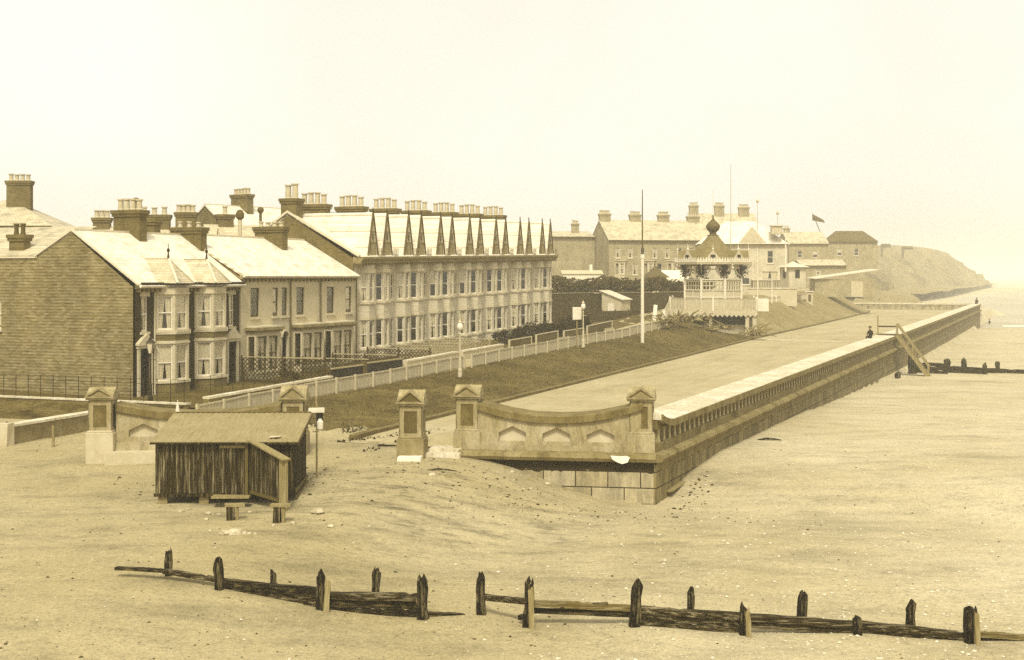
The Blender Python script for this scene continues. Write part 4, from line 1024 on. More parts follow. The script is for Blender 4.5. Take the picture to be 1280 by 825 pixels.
# ---- the tall terrace: one house, then copies
TW, SH = 5.5, .018
def tall_house():
    r = hroot(33.4, 30.45, .72, 'nearest house of the tall pale brick terrace, joined to the cream row', group='tall terrace with pairs of pointed gables')
    W = TW; cxs = (1.78, 3.98); lv = [(.85,2.75),(4.0,5.95)]
    hol = [(c-.62, c+.62, .7, 6.1) for c in cxs]+[(5.05, 5.5, .05, 2.6), (5.08, 5.46, 4.0, 5.9), (.12, .52, 4.0, 5.9), (.12,.52,.85,2.75)]
    MB().wall((0,0), (W,0), -1.0, 6.75, hol, .16).build('front_wall', 'brick_pale', r, shear=SH)
    for k, c in enumerate(cxs):
        canted_bay(r, c, .85, .5, lv, 6.6, 'brick_pale', 'white', [(1,0,2,0,1,3),(0,1,0,2,0,1)][k], ch=.1, shear=SH, zb=-1.0)
        for q in (2.76, 5.96):
            MB().strip([[(c-.98,0,z),(c-.45,-.55,z),(c+.45,-.55,z),(c+.98,0,z)] for z in (q, q+.22)]).build('bay_lintel_band', 'stone', r, shear=SH)
        for q in (3.78, .62):
            MB().strip([[(c-.98,0,z),(c-.45,-.55,z),(c+.45,-.55,z),(c+.98,0,z)] for z in (q, q+.1)]).build('bay_sill_band', 'stone', r, shear=SH)
    window(r, (5.08, 0, 4.0+SH*5), 0, .38, 1.9, dress=0); window(r, (.12, 0, 4.0), 0, .4, 1.9, dress=0); window(r, (.12, 0, .85), 0, .4, 1.9, dress=1)
    d = MB().box(5.05, 5.5, .25, .3, .05, 2.1).build('door', 'trim_dark', r, shear=SH)
    m = MB().box(0, W, -.62, 0, 6.62, 6.8).box(0, W, -.78, 0, 6.92, 7.06).box(0, W, -.70, 0, 6.80, 6.92)
    for i in range(14):
        x = (i+.5)*W/14; m.box(x-.07, x+.07, -.6, 0, 6.5, 6.62)
    m.build('eaves_cornice', 'stone_dark', r, shear=SH)
    roof_slab(0, W+.005, -.6, 6.98, 5.0, 9.95, .1).build('roof', 'slate', r, shear=SH); roof_slab(0, W+.005, 10, 6.9, 5.0, 9.95, .1).build('roof', 'slate', r, shear=SH)
    m = MB().bar((0,5,10.1), (W,5,10.1), .14, .16)
    for i in range(16): m.bar(((i+.5)*W/16,5,10.12), ((i+.5)*W/16,5,10.3), .16, .06, Vector((0,1,0)))
    m.build('ridge_cresting', 'stone_dark', r, shear=SH)
    for c in (2.0, 4.12):                        # steep pointed gables
        hw, hh = .74, 2.98; zb = 7.06
        gm = MB().prism([(c-hw+.04,zb),(c+hw-.04,zb),(c,zb+hh-.06)], 'y', -.46, -.36).build('pointed_gable', 'gablefront', r, shear=SH)
        m = MB()
        for s in (-1, 1): m.bar((c+s*hw, -.48, zb), (c, -.48, zb+hh+.05), .07, .12, Vector((0,1,0)))
        m.build('barge_board', 'trim_mid', gm, shear=SH)
        m = MB()
        for x in (-.36,-.2,0,.2,.36): m.box(c+x-.03, c+x+.03, -.50, -.455, zb, zb+.95)
        m.box(c-.42, c+.42, -.50, -.45, zb+.95, zb+1.03).box(c-.03, c+.03, -.5, -.455, zb+1.031, zb+1.701).box(c-.2, c+.2, -.5, -.45, zb+1.7, zb+1.76); m.build('gable_timbering', 'stone_dark', gm, shear=SH)
        MB().box(c-.1, c+.1, -.49, -.47, zb+1.15, zb+1.55).build('gable_vent', 'trim_dark', gm, shear=SH)
        m = MB(); t = .05
        for s in (-1, 1):
            e0, e1 = c+s*(hw+.06), c
            m.strip([[(e0,-.42,zb-.1),(e1,-.42,zb+hh),(e1,-.42,zb+hh+.06),(e0+s*.05,-.42,zb-.1)], [(e0,.35,zb-.1),(e1,5.0,zb+hh),(e1,5.0,zb+hh+.06),(e0+s*.05,.35,zb-.1)]])
        m.build('gable_roof', 'slate', r, shear=SH)
        MB().lathe([(.05,zb+hh),(.03,zb+hh+.12),(.06,zb+hh+.18),(.01,zb+hh+.42)], 6, (c,-.46)).build('finial', 'iron', r, shear=SH)
    for x0, x1 in ((2.72,3.4),(4.84,5.5)):
        m = MB(); m.bar((x0,-.62,7.2), (x1,-.62,7.2), .03, .04).bar((x0,-.62,7.46), (x1,-.62,7.46), .03, .03)
        n = int((x1-x0)/.17)
        for i in range(n+1):
            x = x0+(x1-x0)*i/n; m.bar((x,-.62,7.06), (x,-.62,7.62+.06*(i % 2)), .035, .035, Vector((0,1,0)))
        m.build('iron_cresting', 'stone_dark', r, shear=SH)
    chimney(r, (3.5, 5.0, 9.5), .7, 2.2, 1.35, 4, 'brick_mid', 'pot', potd=.2, poth=.8)
    MB().box(0, W, 9.8, 9.95, -1, 7).build('rear_wall', 'brick_mid', r, shear=SH)
    return r
T0 = tall_house()
ORD = ['second house of the tall terrace counted from the cream row', 'third house of the tall terrace counted from the cream row', 'fourth and middle house of the tall pale terrace', 'fifth house of the tall terrace, behind the lamp post with the white globe', 'sixth house of the tall terrace, second from its far end', 'last house of the tall terrace at its far end by the paling fence']
for i in range(1, 7):
    c = dup(T0, Lw(33.4+TW*i, 30.45, .72+SH*TW*i), None, ORD[i-1])
    for w_ in list(c.children):                  # every household hangs its own curtains
        if not w_.name.startswith('window'): continue
        for k in list(w_.children):
            if k.name.startswith(('blind', 'curtains')) and random.random() < .4: bpy.data.objects.remove(k)
            elif k.name.startswith('blind') and random.random() < .5: k.location.z += random.choice((.25, -.3, .4)) if False else 0
# gable at the near end belongs to the first house, far gable to the last copy (hidden) -- built after copying
MB().prism([(0,-1),(0,6.95),(5.0,9.95),(9.9,6.95),(9.9,-1)], 'x', .004, .2).build('gable_wall', 'brick_mid', T0)
for y0, z0, y1, z1 in ((-.5,7.0,5.0,10.1),(5.0,10.1,10,6.95)): MB().bar((.02,y0,z0+.12), (.02,y1,z1+.06), .26, .14).build('verge_coping', 'lead', T0)
chimney(T0, (.45, 5.0, 9.2), .9, 1.2, 1.9, 2, 'brick_mid', 'pot', potd=.22, poth=.95)
last = [o for o in COL.objects if o.get('label') == ORD[-1]][0]
MB().prism([(0,-1),(0,6.95),(5.0,9.95),(9.9,6.95),(9.9,-1)], 'x', TW-.2, TW-.004).build('gable_wall', 'brick_pale', last)

# ================================================================== FENCES AND GARDENS
def pale_fence(name, label, a0, a1, d, h, bay, mat, grp=None, pales=11, zo=0):
    r = root(name, Lw(a0, d, land_z(a0, d)+zo), TH, label, 'fence', grp); z00 = land_z(a0, d)
    n = max(1, round((a1-a0)/bay))
    for i in range(n+1):
        a = a0+(a1-a0)*i/n; z = land_z(a, d)-z00
        MB().box(-.05,.05,-.13,-.03,-.2,h+.05,.006).build('post', mat, r, (a-a0, 0, z))
        if i < n:
            b = a0+(a1-a0)*(i+1)/n; zb = land_z(b, d)-z00; L = b-a
            m = MB(); m.bar((0,0,.12), (L,0,.12+zb-z), .04, .08); m.bar((0,-.01,h-.05), (L,-.01,h-.05+zb-z), .07, .07)
            for k in range(pales):
                x = (k+.5)*L/pales; w = L/pales*.47; zz = (zb-z)*x/L+random.uniform(-.015,.015)
                m.box(x-w, x+w, -.015+random.uniform(0,.01), .012, zz+.03, zz+h-.08)
            m.build('paling_panel', mat, r, (a-a0, 0, z))
    return r
pale_fence('paling_fence', 'white close boarded paling fence beside the lawn, nearer length behind the gate piers', 2.3, 31.0, LAWN_B, .80, 2.05, 'white_worn', 'white paling fences along the lawn')
pale_fence('paling_fence', 'white close boarded paling fence beside the lawn, farther length running up to the bandstand', 31.6, 77.5, LAWN_B-.25, .82, 2.3, 'white_worn', 'white paling fences along the lawn')
def hurdle(px, py, a_, label, L=2.6):
    p = at(px, py, .9); r = root('hurdle', p, TH, label, 'hurdle', 'loose paling hurdles')
    m = MB()
    for k in range(12): m.box((k+.02)*L/12, (k+.9)*L/12, -.02, .02, 0, .95)
    m.build('pales', 'white_worn', r); MB().bar((0,.04,.2), (L,.04,.2), .05, .08).build('rail', 'white_worn', r); MB().bar((0,.04,.75), (L,.04,.75), .05, .08).build('rail', 'white_worn', r)
hurdle(699, 437.5, 0, 'loose paling hurdle leaning on the white fence below the lamp post'); hurdle(756, 424, 0, 'loose paling hurdle leaning on the white fence near the flagpole')
def low_wall(name, label, a0, a1, d, h, mat, cmat, t=.3):
    r = root(name, Lw(a0, d, land_z(a0, d)), TH, label, 'wall'); L = a1-a0; dz = land_z(a1, d)-land_z(a0, d)
    def sec(x, y0, y1, za, zb): return [(x, y0, za+dz*x/L), (x, y1, za+dz*x/L), (x, y1, zb+dz*x/L), (x, y0, zb+dz*x/L)]
    MB().strip([sec(L*i/6, -t/2, t/2, -.4, h) for i in range(7)]).build('base', mat, r)
    MB().strip([sec(L*i/6, -t/2-.05, t/2+.05, h+.001, h+.1) for i in range(7)]).build('coping', cmat, r)
    return r
low_wall('garden_wall', 'low dark garden wall with pale coping before the brick pair', 7.3, 19.2, 24.2, .40, 'rubble', 'coping')
low_wall('garden_wall', 'low pale garden wall before the tall terrace', 28.6, 36.4, 24.2, .50, 'stone', 'coping')
low_wall('garden_wall', 'short pale garden wall with a dark gap beside it before the middle of the tall terrace', 37.2, 44.5, 24.2, .5, 'stone', 'coping')
r = root('hoarding', Lw(19.4, 24.2, land_z(19.4, 24.2)), TH, 'dark boarded hoarding with pale top rail before the cream houses', 'hoarding')
for x0, x1 in ((0,3.6),(4.0,8.8)):
    z = land_z(19.4+x0, 24.2)-land_z(19.4, 24.2)
    MB().box(x0, x1, -.04, .03, -.1, .82, .004).build('board_panel', 'trim_dark', r, (0,0,z)); MB().box(x0-.05, x1+.05, -.09, .06, .83, .9).build('top_rail', 'lattice_pale', r, (0,0,z))
MB().box(3.62,3.98,-.12,.12,-.3,1.05).build('post', 'trim_mid', r)
def rail_fence(label, a0, a1, d, h=.8, mat='white_worn'):
    z0 = land_z(a0, d); r = root('rail_fence', Lw(a0, d, z0), TH, label, 'fence', 'white framed rail fences before the tall terrace'); L = a1-a0; dz = land_z(a1, d)-z0
    MB().bar((0,0,h), (L,0,h+dz), .09, .07).build('top_rail', mat, r)
    MB().bar((0,.02,h*.5), (L,.02,h*.5+dz), .05, .7).build('board_panel', 'trim_mid', r)
    for x in (0, L): MB().box(x-.06, x+.06, -.06, .06, -.2, h+.03).build('post', mat, r, (0,0,dz*x/L))
for i, (a0, a1) in enumerate(((46,50.5),(51.6,56.5),(58,63),(64,71))):
    rail_fence(('first', 'second', 'third', 'fourth and farthest')[i]+' white framed rail fence, counted from the pale lamp before the tall terrace', a0, a1, 24.2, .75+.08*(i % 2))
def trellis(label, a, d0, d1, h, mat='lattice', z=None):
    z = land_z(a, 27)+.05 if z is None else z
    r = root('trellis_fence', Lw(a, d0, z), TH, label, 'trellis', 'lattice fences between the gardens'); L = d1-d0
    m = MB(); st = .26
    n = int((L+h)/st)
    for s in (-1, 1):
        for i in range(n+1):
            t = i*st-h
            y0, z0_, y1, z1_ = t, 0, t+h, h
            if y0 < 0: z0_ -= y0; y0 = 0
            if y1 > L: z1_ -= (y1-L); y1 = L
            if y1-y0 < .05: continue
            p, q = (0.02*s, y0, z0_), (0.02*s, y1, z1_)
            if s < 0: p, q = (p[0], L-p[1], p[2]), (q[0], L-q[1], q[2])
            m.bar(p, q, .05, .015, Vector((1,0,0)))
    m.build('lattice', mat, r)
    MB().bar((0,0,h), (0,L,h), .08, .06).build('top_rail', 'lattice_pale', r); MB().bar((0,0,.03), (0,L,.03), .06, .08).build('bottom_rail', mat, r)
    for y in (0, L/2, L): MB().box(-.05,.05,y-.05,y+.05,-.2,h+.08).build('post', mat, r)
trellis('tall dark lattice fence running from the black doorway to the garden front', 19.3, 24.6, 30.0, 1.35)
for i, a in enumerate((24.9, 28.6, 33.3)):
    trellis(('second', 'third', 'fourth')[i]+' dark lattice fence between the cream house gardens', a, 24.7, 29.3, .9)
for i, a in enumerate((37, 39, 42, 44.6)):
    trellis(('first', 'second', 'third', 'fourth')[i]+' pale lattice fence before the tall terrace', a, 25.2, 28.8, .85, 'lattice_pale')
# retaining wall and iron railing before the gable
rw = root('retaining_wall', Lw(7.05, 25.0, .0), TH, 'low rubble retaining wall with pale edge before the brick gable', 'wall')
MB().box(-.12, .15, 0, 24, -.7, .36).build('base', 'rubble', rw); MB().box(-.2, .2, 0, 24, .361, .44).build('coping', 'coping', rw)
ir = root('iron_railing', Lw(7.1, 25.0, .44), TH, 'thin iron railing standing before the big brick gable', 'railing')
for i in range(30): MB().tube([(0, .3+.78*i, 0), (0, .3+.78*i, 1.12)], .018, 5).build('standard', 'iron', ir)
for z in (.45, .85, 1.08): MB().tube([(0,.1,z),(0,23.4,z)], .009, 4).build('rail', 'iron', ir)
fr = root('iron_railing', Lw(7.3, 24.15, land_z(8,24.2)+.5), TH, 'thin iron railing along the garden wall of the brick pair', 'railing')
for i in range(13): MB().tube([(.3+.95*i, 0, 0), (.3+.95*i, 0, .95)], .016, 5).build('standard', 'iron', fr, (0,0,.012*i))
for z in (.5, .92): MB().tube([(.1,0,z),(11.8,0,z+.15)], .009, 4).build('rail', 'iron', fr)
# stub wall left of the piers
s0, s1 = Vector((-20.3, 54.6, -.3)), Vector((-18.4, 60.5, -.2)); an = math.atan2(s1.y-s0.y, s1.x-s0.x)
r = root('stub_wall', s0, an, 'low dark stub wall with pale coping left of the leftmost pier', 'wall'); L = (s1-s0).length
MB().box(0, L, -.2, .2, -.4, .74, .03).build('base', 'stone_dark', r); MB().strip([[(x,-.28,.741),(x,.28,.741),(x,.28,.84),(x,-.28,.84)] for x in (0, L*.5, L)]).build('coping', 'coping', r)
MB().box(-.4,.05,-.32,.32,-.4,.88,.04).build('end_block', 'stone', r)
def stump(px, py, h, w, label, mat='greywood'):
    p = hit(px, py); o = post_mesh(w, h, .03, .02).build('wooden_post', mat, None, p); tag(o, label, 'post', 'short wooden posts by the stub wall')
stump(66, 559, .78, .1, 'short bleached wooden post standing clear in front of the stub wall'); stump(8, 556, .85, .16, 'thick dark wooden post at the end of the stub wall', 'post_wood')
# shrubs and hedges
def shrub(label, loc, rx, ry, h, n, size, mat='foliage', name='garden_shrub', cat='shrub', rz=0, grp=None):
    r = root(name, loc, rz, label, cat, grp)
    cl = [(random.uniform(-rx*.75, rx*.75), random.uniform(-ry*.6, ry*.6), random.uniform(.25, .8)*h, random.uniform(.28, .5)) for _ in range(max(6, int(rx*5)))]
    m = MB()
    def pt():
        c = random.choice(cl); v = Vector((random.gauss(0,1), random.gauss(0,1), random.gauss(0,1))).normalized()*random.uniform(.35,1)
        return Vector((c[0]+v.x*min(rx,c[3]*h*1.1), c[1]+v.y*min(ry,c[3]*h), max(.02, c[2]+v.z*c[3]*h*.9)))
    leafcloud(m, pt, n, size); m.build('foliage', mat, r, recalc=False)
    m = MB()
    for c in cl[:8]: m.tube([(c[0]*.6,c[1]*.5,-.1),(c[0],c[1],c[2])], [.035,.012], 5)
    m.build('stems', 'branch', r)
    return r
for i, (a, d, h) in enumerate(((53,26.8,1.15),(56.5,26.5,1.35),(60,26.5,1.35),(63.5,26.5,1.3),(67,26.5,1.35),(70,26.5,1.4))):
    shrub(('first', 'second', 'third', 'fourth', 'fifth', 'sixth and last')[i]+' dark shrub in the gardens at the far half of the tall terrace', Lw(a, d, land_z(a, d)), 2.0, 1.6, h, 1500, .16, rz=TH, grp='dark garden shrubs before the tall terrace')
for i, (a, d, h) in enumerate(((21.5,28,.6),(23.5,25.8,.55))):
    shrub(('low shrub under the bay of the nearest cream house', 'low shrub behind the tall dark lattice fence')[i], Lw(a, d, land_z(a, d)), 1.3, .9, h, 700, .11, rz=TH)
# tall paling fence and hedge past the terrace
f0, f1 = atD(640, 148, 0), atD(858, 166, 0); an = math.atan2(f1.y-f0.y, f1.x-f0.x); L = (f1-f0).length
r = root('tall_paling_fence', (f0.x, f0.y, 2.2), an, 'tall dark close boarded fence between the terrace end and the bandstand', 'fence')
for i in range(12):
    m = MB(); w = L/12
    for k in range(16): m.box(i*w+k*w/16+.01, i*w+(k+.93)*w/16, -.02+random.uniform(0,.03), .03, -1.2, 2.35+random.uniform(-.1,.12))
    m.build('paling_panel', 'lattice', r); MB().box(i*w-.07, i*w+.07, .03, .17, -1.2, 2.5).build('post', 'lattice', r)
MB().bar((0,-.05,2.38), (L,-.05,2.38), .06, .06).build('top_rail', 'lattice_pale', r)
hg = root('hedge', (f0.x+.5, f0.y+3.0, 2.4), an, 'broad dark hedge growing behind the tall boarded fence', 'hedge')
m = MB(); leafcloud(m, lambda: Vector((random.uniform(-2, L+3), random.uniform(-1.2, 1.6), random.uniform(.6, 1)**.5*(3.2+.9*noise.noise(Vector((random.uniform(0,1)*0+random.random(), 0, 0)))))), 0, .3)
def hedge_pt():
    x = random.uniform(-2, L+4); y = random.uniform(-1.4, 1.8); top = 3.6+.8*noise.noise(Vector((x*.25, y*.3, 2)))+.5*noise.noise(Vector((x*.9, y, 5)))
    return Vector((x, y, top*random.uniform(.25, 1)**.4))
leafcloud(m, hedge_pt, 9000, .34); m.build('foliage', 'foliage2', hg, recalc=False)
m = MB()
for i in range(26): x = i*L/25; m.tube([(x,0,-.6),(x+.2,.1,2.6)], [.1,.03], 5)
m.build('stems', 'branch', hg)
hg = root('lower_fence', (f0.x+2, f0.y-9, 2.0), an, 'low dark fence in the plot below the tall boarded fence', 'fence')
for i in range(9):
    w = 2.0; MB().box(i*w, i*w+1.95, -.03, .03, -.6, .75).build('panel', 'lattice', hg); MB().box(i*w-.06, i*w+.05, -.05, .05, -.6, .9).build('post', 'trim_mid', hg)

# ================================================================== LAMPS, POLES
def lamp(loc, h, label, globe=False, mat='iron'):
    r = root('street_lamp', loc, 0, label, 'street lamp')
    MB().lathe([(.13,-.2),(.13,.35),(.09,.4),(.075,.9),(.09,.94),(.05,1.0),(.04,h-.75),(.07,h-.72),(.03,h-.62)], 10).build('post', mat, r)
    MB().bar((-.28,0,h-.95), (.28,0,h-.95), .03, .03).build('ladder_bar', mat, r)
    if globe:
        MB().lathe([(.05,h-.55),(.13,h-.46),(.18,h-.3),(.14,h-.12),(.06,h-.02)], 12).build('lantern', 'curtain', r, smooth=True)
        MB().lathe([(.12,h-.03),(.1,h+.03),(.03,h+.12),(.015,h+.22)], 10).build('lantern_cap', mat, r)
    else:
        MB().lathe([(.11,h-.62),(.22,h-.12)], 4, rot=PI/4).build('lantern', 'blind', r)
        m = MB()
        for k in range(4):
            c, s = math.cos(PI/4+k*PI/2), math.sin(PI/4+k*PI/2); m.bar((c*.115,s*.115,h-.62), (c*.225,s*.225,h-.12), .025, .025)
        m.build('lantern_frame', mat, r)
        MB().lathe([(.28,h-.12),(.13,h+.02),(.1,h+.03),(.09,h+.12),(.04,h+.15),(.015,h+.25)], 4, rot=PI/4).build('lantern_cap', mat, r)
    return r
p = atD(188, 66.5); lamp((p.x, p.y, .25), 3.1, 'dark street lamp with glazed lantern before the first brick house')
p = at(575, 469, .62); lamp((p.x, p.y, .62), 3.15, 'pale street lamp with white globe behind the white fence', True, 'stone')
p = at(729, 431, 1.25); lamp((p.x, p.y, 1.25), 3.2, 'street lamp with white globe beside a notice board near the bandstand', True, 'stone')
r = root('notice_board', p+Vector((-.45, .7, .2)), .2, 'small white notice board on a post left of the far lamp', 'notice board')
MB().box(-.04,.04,-.04,.04,-.5,1.6).build('post', 'greywood', r); MB().box(-.34,.34,-.09,-.041,1.7,2.65,.02).build('board', 'white', r)
def pole(px, py, D, pytop, label, r0=.11, white=True, split=None, ball=False, name='flagpole', mat='white'):
    z0, z1 = zat(py, D), zat(pytop, D); p = atD(px, D, z0); r = root(name, p, 0, label, 'pole', None); h = z1-z0
    if split:
        zs = zat(split, D)-z0
        MB().tube([(0,0,-.4),(0,0,zs)], [r0,r0*.85], 8).build('lower_mast', 'white', r); MB().tube([(.0,.0,zs-.6),(0,0,h)], [r0*.5,r0*.25], 7).build('topmast', 'trim_mid', r)
        MB().box(-.14,.14,-.14,.14,zs-.3,zs).build('mast_cap', 'white', r)
    else: MB().tube([(0,0,-.4),(0,0,h)], [r0,r0*.5], 7).build('mast', mat, r)
    if ball: MB().lathe([(.02,h-.1),(.22,h+.05),(.26,h+.25),(.18,h+.42),(.03,h+.5)], 8).build('ball', 'gablefront', r)
    return r
pole(803, 430, 115, 237, 'tall white flagpole with topmast standing on the lawn', .15, split=318)
pole(913.5, 318, 172, 205, 'slender tall pole rising behind the bandstand roof', .05, mat='lattice_pale')
pole(947, 285, 205, 253, 'mast with a ball on top of the large house behind the bandstand', .07, mat='gablefront', ball=True)
pole(972, 306, 215, 268, 'thin signal pole with ball right of the large house', .06, mat='lattice_pale', ball=True)
pole(982, 336, 190, 288, 'white pole beside the small kiosk', .13)
pole(947, 372, 160, 310, 'white post before the large house behind the bandstand', .08)
pole(965, 375, 165, 345, 'short white post on the upper walk by the railing', .08)
# ================================================================== BANDSTAND
BX, BY = 22.1, 149.5
BR = -math.atan2(BX, BY)
bs = root('bandstand', (BX, BY, 0), BR, 'white timber bandstand with ogee roof and onion finial standing on posts by the lawn', 'bandstand')
def oct(ap, z, ph=PI/8): R = ap/math.cos(PI/8); return [(R*math.cos(ph+k*PI/4), R*math.sin(ph+k*PI/4), z) for k in range(8)]
PF = 4.65
MB().box(-PF, PF, -PF, PF, 2.56, 2.8).build('platform', 'white_worn', bs)
m = MB(); n = 19
for s in range(4):
    R = Matrix.Rotation(s*PI/2, 4, 'Z'); k = MB(); w = 2*PF/n
    for i in range(n):
        x = -PF+i*w; k.prism([(x,2.58),(x+w,2.58),(x+w,2.36),(x+w/2,2.12),(x,2.36)], 'y', -PF-.04, -PF-.005)
    k.bm.transform(R); t = bpy.data.meshes.new('t'); k.bm.to_mesh(t); m.bm.from_mesh(t); bpy.data.meshes.remove(t); k.bm.free()
m.build('scalloped_valance', 'white_worn', bs)
for s, nm in ((0,'front'),(1,''),(2,''),(3,'')):
    m = MB(); R = Matrix.Rotation(s*PI/2, 4, 'Z')
    m.bar((-PF,-PF+.1,4.05), (PF,-PF+.1,4.05), .09, .08); m.bar((-PF,-PF+.1,2.95), (PF,-PF+.1,2.95), .07, .07)
    nb = 58
    for i in range(nb+1):
        x = -PF+2*PF*i/nb; m.bar((x,-PF+.1,2.8), (x,-PF+.1,4.03), .12, .03, Vector((0,1,0)))
    m.bm.transform(R); m.build('railing', 'white_worn', bs)
for x, y in ((-PF+.1,-PF+.1),(PF-.1,-PF+.1),(PF-.1,PF-.1),(-PF+.1,PF-.1),(0,-PF+.1)): MB().box(x-.09,x+.09,y-.09,y+.09,2.8,4.3).build('newel_post', 'white', bs)
MB().box(PF-.05, PF+1.2, -PF+.4, -PF+.5, 2.75, 4.1).build('side_screen', 'white', bs)
for x, y in ((PF-.3,-PF+.35),(PF-1.05,-PF+.35),(PF-.6,-PF+1.2),(-.25,-PF+.5),(-PF+.6,-PF+.5),(PF-.3,PF-.4),(-PF+.6,PF-.4),(0,PF-.4)):
    w = .2 if x > 3 else .16; MB().box(x-w,x+w,y-w,y+w,-.4,2.57).build('support_post', 'white_worn', bs)
for x in (-3.2,-2.2,-1.2,.6,1.4,2.4): MB().box(x-.07,x+.07,-3.2,-3.06,.6,2.57).build('support_post', 'trim_dark', bs)
MB().box(-1.6, 3.4, -3.4, -3.15, -.2, 1.25).build('base_wall', 'stone', bs)
MB().box(-4.3, 4.2, 1.0, 1.1, -.2, 2.55).build('under_shade_panel', 'trim_dark', bs)  # dark panel added as painted shade beneath the platform
AP = 3.05
o8 = oct(AP, 0, -PI/2-PI/8)                       # first face looks along local -y
def octwalls(z0, z1, inset=0, holes=None):
    m = MB(); P = oct(AP-inset, 0, -PI/2-PI/8)
    for k in range(8):
        p, q = P[k], P[(k+1) % 8]; L = (Vector(q)-Vector(p)).length
        m.wall(p, q, z0, z1, [(L*a, L*b, c, d) for a, b, c, d in (holes or [])], .06)
    return m
octwalls(2.8, 4.92, .05).build('dado_boarding', 'render', bs)
g_ = []
gx = [.07,.17,.20,.30,.33,.43,.46,.54,.57,.67,.70,.80,.83,.93]
octwalls(4.92, 6.1, .05, [(.08,.19,5.05,5.4),(.08,.19,5.5,5.85),(.22,.33,5.05,5.4),(.22,.33,5.5,5.85),(.38,.49,5.05,5.4),(.38,.49,5.5,5.85),(.51,.62,5.05,5.4),(.51,.62,5.5,5.85),(.67,.78,5.05,5.4),(.67,.78,5.5,5.85),(.81,.92,5.05,5.4),(.81,.92,5.5,5.85)]).build('lattice_panel', 'white_worn', bs)
octwalls(7.22, 7.85, .0, [(.36,.64,7.3,7.6)]).build('frieze', 'white_worn', bs)
for k in range(8):
    p, q = Vector(o8[k]), Vector(o8[(k+1) % 8]); mid = (p+q)/2; d = (q-p).normalized(); L = (q-p).length
    MB().lathe([(.13,2.8),(.13,6.2),(.09,6.3),(.09,7.5)], 8, (p.x,p.y)).build('column', 'white', bs)
    nn = Vector((d.y,-d.x,0))
    for s in (-1, 1):                              # fretted brackets under the eaves
        m = MB()
        c0 = p if s > 0 else q
        prev = None
        for j in range(7):
            t = j/6; e = c0+d*s*(.1+.85*math.sin(t*PI/2))+Vector((0,0,6.55+.95*(1-math.cos(t*PI/2))))
            if prev: m.bar(prev, e, .06, .16)
            prev = e
        m.bar(c0+d*s*.1+Vector((0,0,7.42)), c0+d*s*1.0+Vector((0,0,7.42)), .05, .14)
        m.bar(c0+d*s*.35+Vector((0,0,6.7)), c0+d*s*.35+Vector((0,0,7.45)), .05, .09, Vector((0,1,0)))
        m.build('fretted_bracket', 'white', bs)
    m = MB()
    m.bar(p+nn*.1+Vector((0,0,6.9)), p+nn*1.2+Vector((0,0,7.75)), .06, .14)
    m.bar(p+Vector((0,0,6.12)), q+Vector((0,0,6.12)), .09, .1); m.bar(p+Vector((0,0,4.98)), q+Vector((0,0,4.98)), .09, .08); m.bar(p+Vector((0,0,4.2)), q+Vector((0,0,4.2)), .09, .1)
    m.bar(mid+Vector((0,0,4.15)), mid+Vector((0,0,5.0)), .06, .06, Vector((0,1,0)))
    m.bar(p+Vector((0,0,4.2)), p+Vector((0,0,6.95)), .06, .06, Vector((0,1,0)))
    m.build('panel_rails', 'white', bs)
for k in range(8):                               # dark climbing growth about the column heads, added to stand for inner roof shadow
    p = Vector(o8[k]); m = MB()
    leafcloud(m, lambda: Vector((p.x*random.uniform(.9,1.06)+random.gauss(0,.22), p.y*random.uniform(.9,1.06)+random.gauss(0,.22), random.triangular(6.25, 7.75, 7.4))), 300, .22)
    tag(m.build('growth_shadow', 'foliage', bs, recalc=False), kind='stuff')
EV = 4.15
m = MB(); e0 = oct(EV, 7.76, -PI/2-PI/8); e1 = oct(EV+.06, 8.02, -PI/2-PI/8); m.strip([e0, e1]); m.build('eaves', 'white_worn', bs)
m = MB()
P = oct(EV, 8.02, -PI/2-PI/8)
for k in range(8):
    p, q = Vector(P[k]), Vector(P[(k+1) % 8]); d = (q-p).normalized(); L = (q-p).length; n = 12; w = L/n
    for i in range(n):
        x = i*w; c = p+d*(x+w/2)
        m.bar(c, c+Vector((0,0,.34)), w*.55, .035, Vector((d.y,-d.x,0))); m.bar(c+Vector((0,0,.3)), c+Vector((0,0,.48)), w*.28, .03, Vector((d.y,-d.x,0)))
    m.bar(p+Vector((0,0,.06)), q+Vector((0,0,.06)), .05, .1); m.bar(p+Vector((0,0,.27)), q+Vector((0,0,.27)), .04, .05)
m.build('fretwork_cresting', 'white', bs)
m = MB(); rings = [oct(r, z, -PI/2-PI/8) for r, z in ((3.95,8.0),(3.4,8.25),(2.7,8.72),(2.0,9.3),(1.35,9.95),(.85,10.55),(.55,10.95))]
m.strip(rings).build('roof', 'bandroof', bs)
for k in range(8):
    p, q = Vector(oct(3.85,8.05,-PI/2-PI/8)[k]), Vector(oct(3.85,8.05,-PI/2-PI/8)[(k+1) % 8]); mid = (p+q)/2; d = (q-p).normalized(); nn = Vector((d.y,-d.x,0))
    m = MB()
    A = [mid-d*1.05, mid+d*1.05, mid+Vector((0,0,1.25))]
    m.strip([[v+nn*.05 for v in A], [v-nn*.02 for v in A]])
    gb_ = m.build('gablet', 'white_worn', bs)
    m = MB(); m.face([A[0]+Vector((0,0,.02)), A[2], mid-nn*2.1+Vector((0,0,1.25))]); m.face([A[2], A[1]+Vector((0,0,.02)), mid-nn*2.1+Vector((0,0,1.25))]); m.build('gablet_roof', 'bandroof', gb_, recalc=False)
    c = mid+nn*.07+Vector((0,0,.38)); MB().bar(c, c+Vector((0,0,.36)), .5, .03, nn).build('gablet_vent', 'trim_dark', gb_)
    MB().lathe([(.05,1.2),(.11,1.36),(.03,1.5),(.01,1.95)], 6, (mid.x, mid.y)).build('finial', 'white', gb_).location.z = 8.05
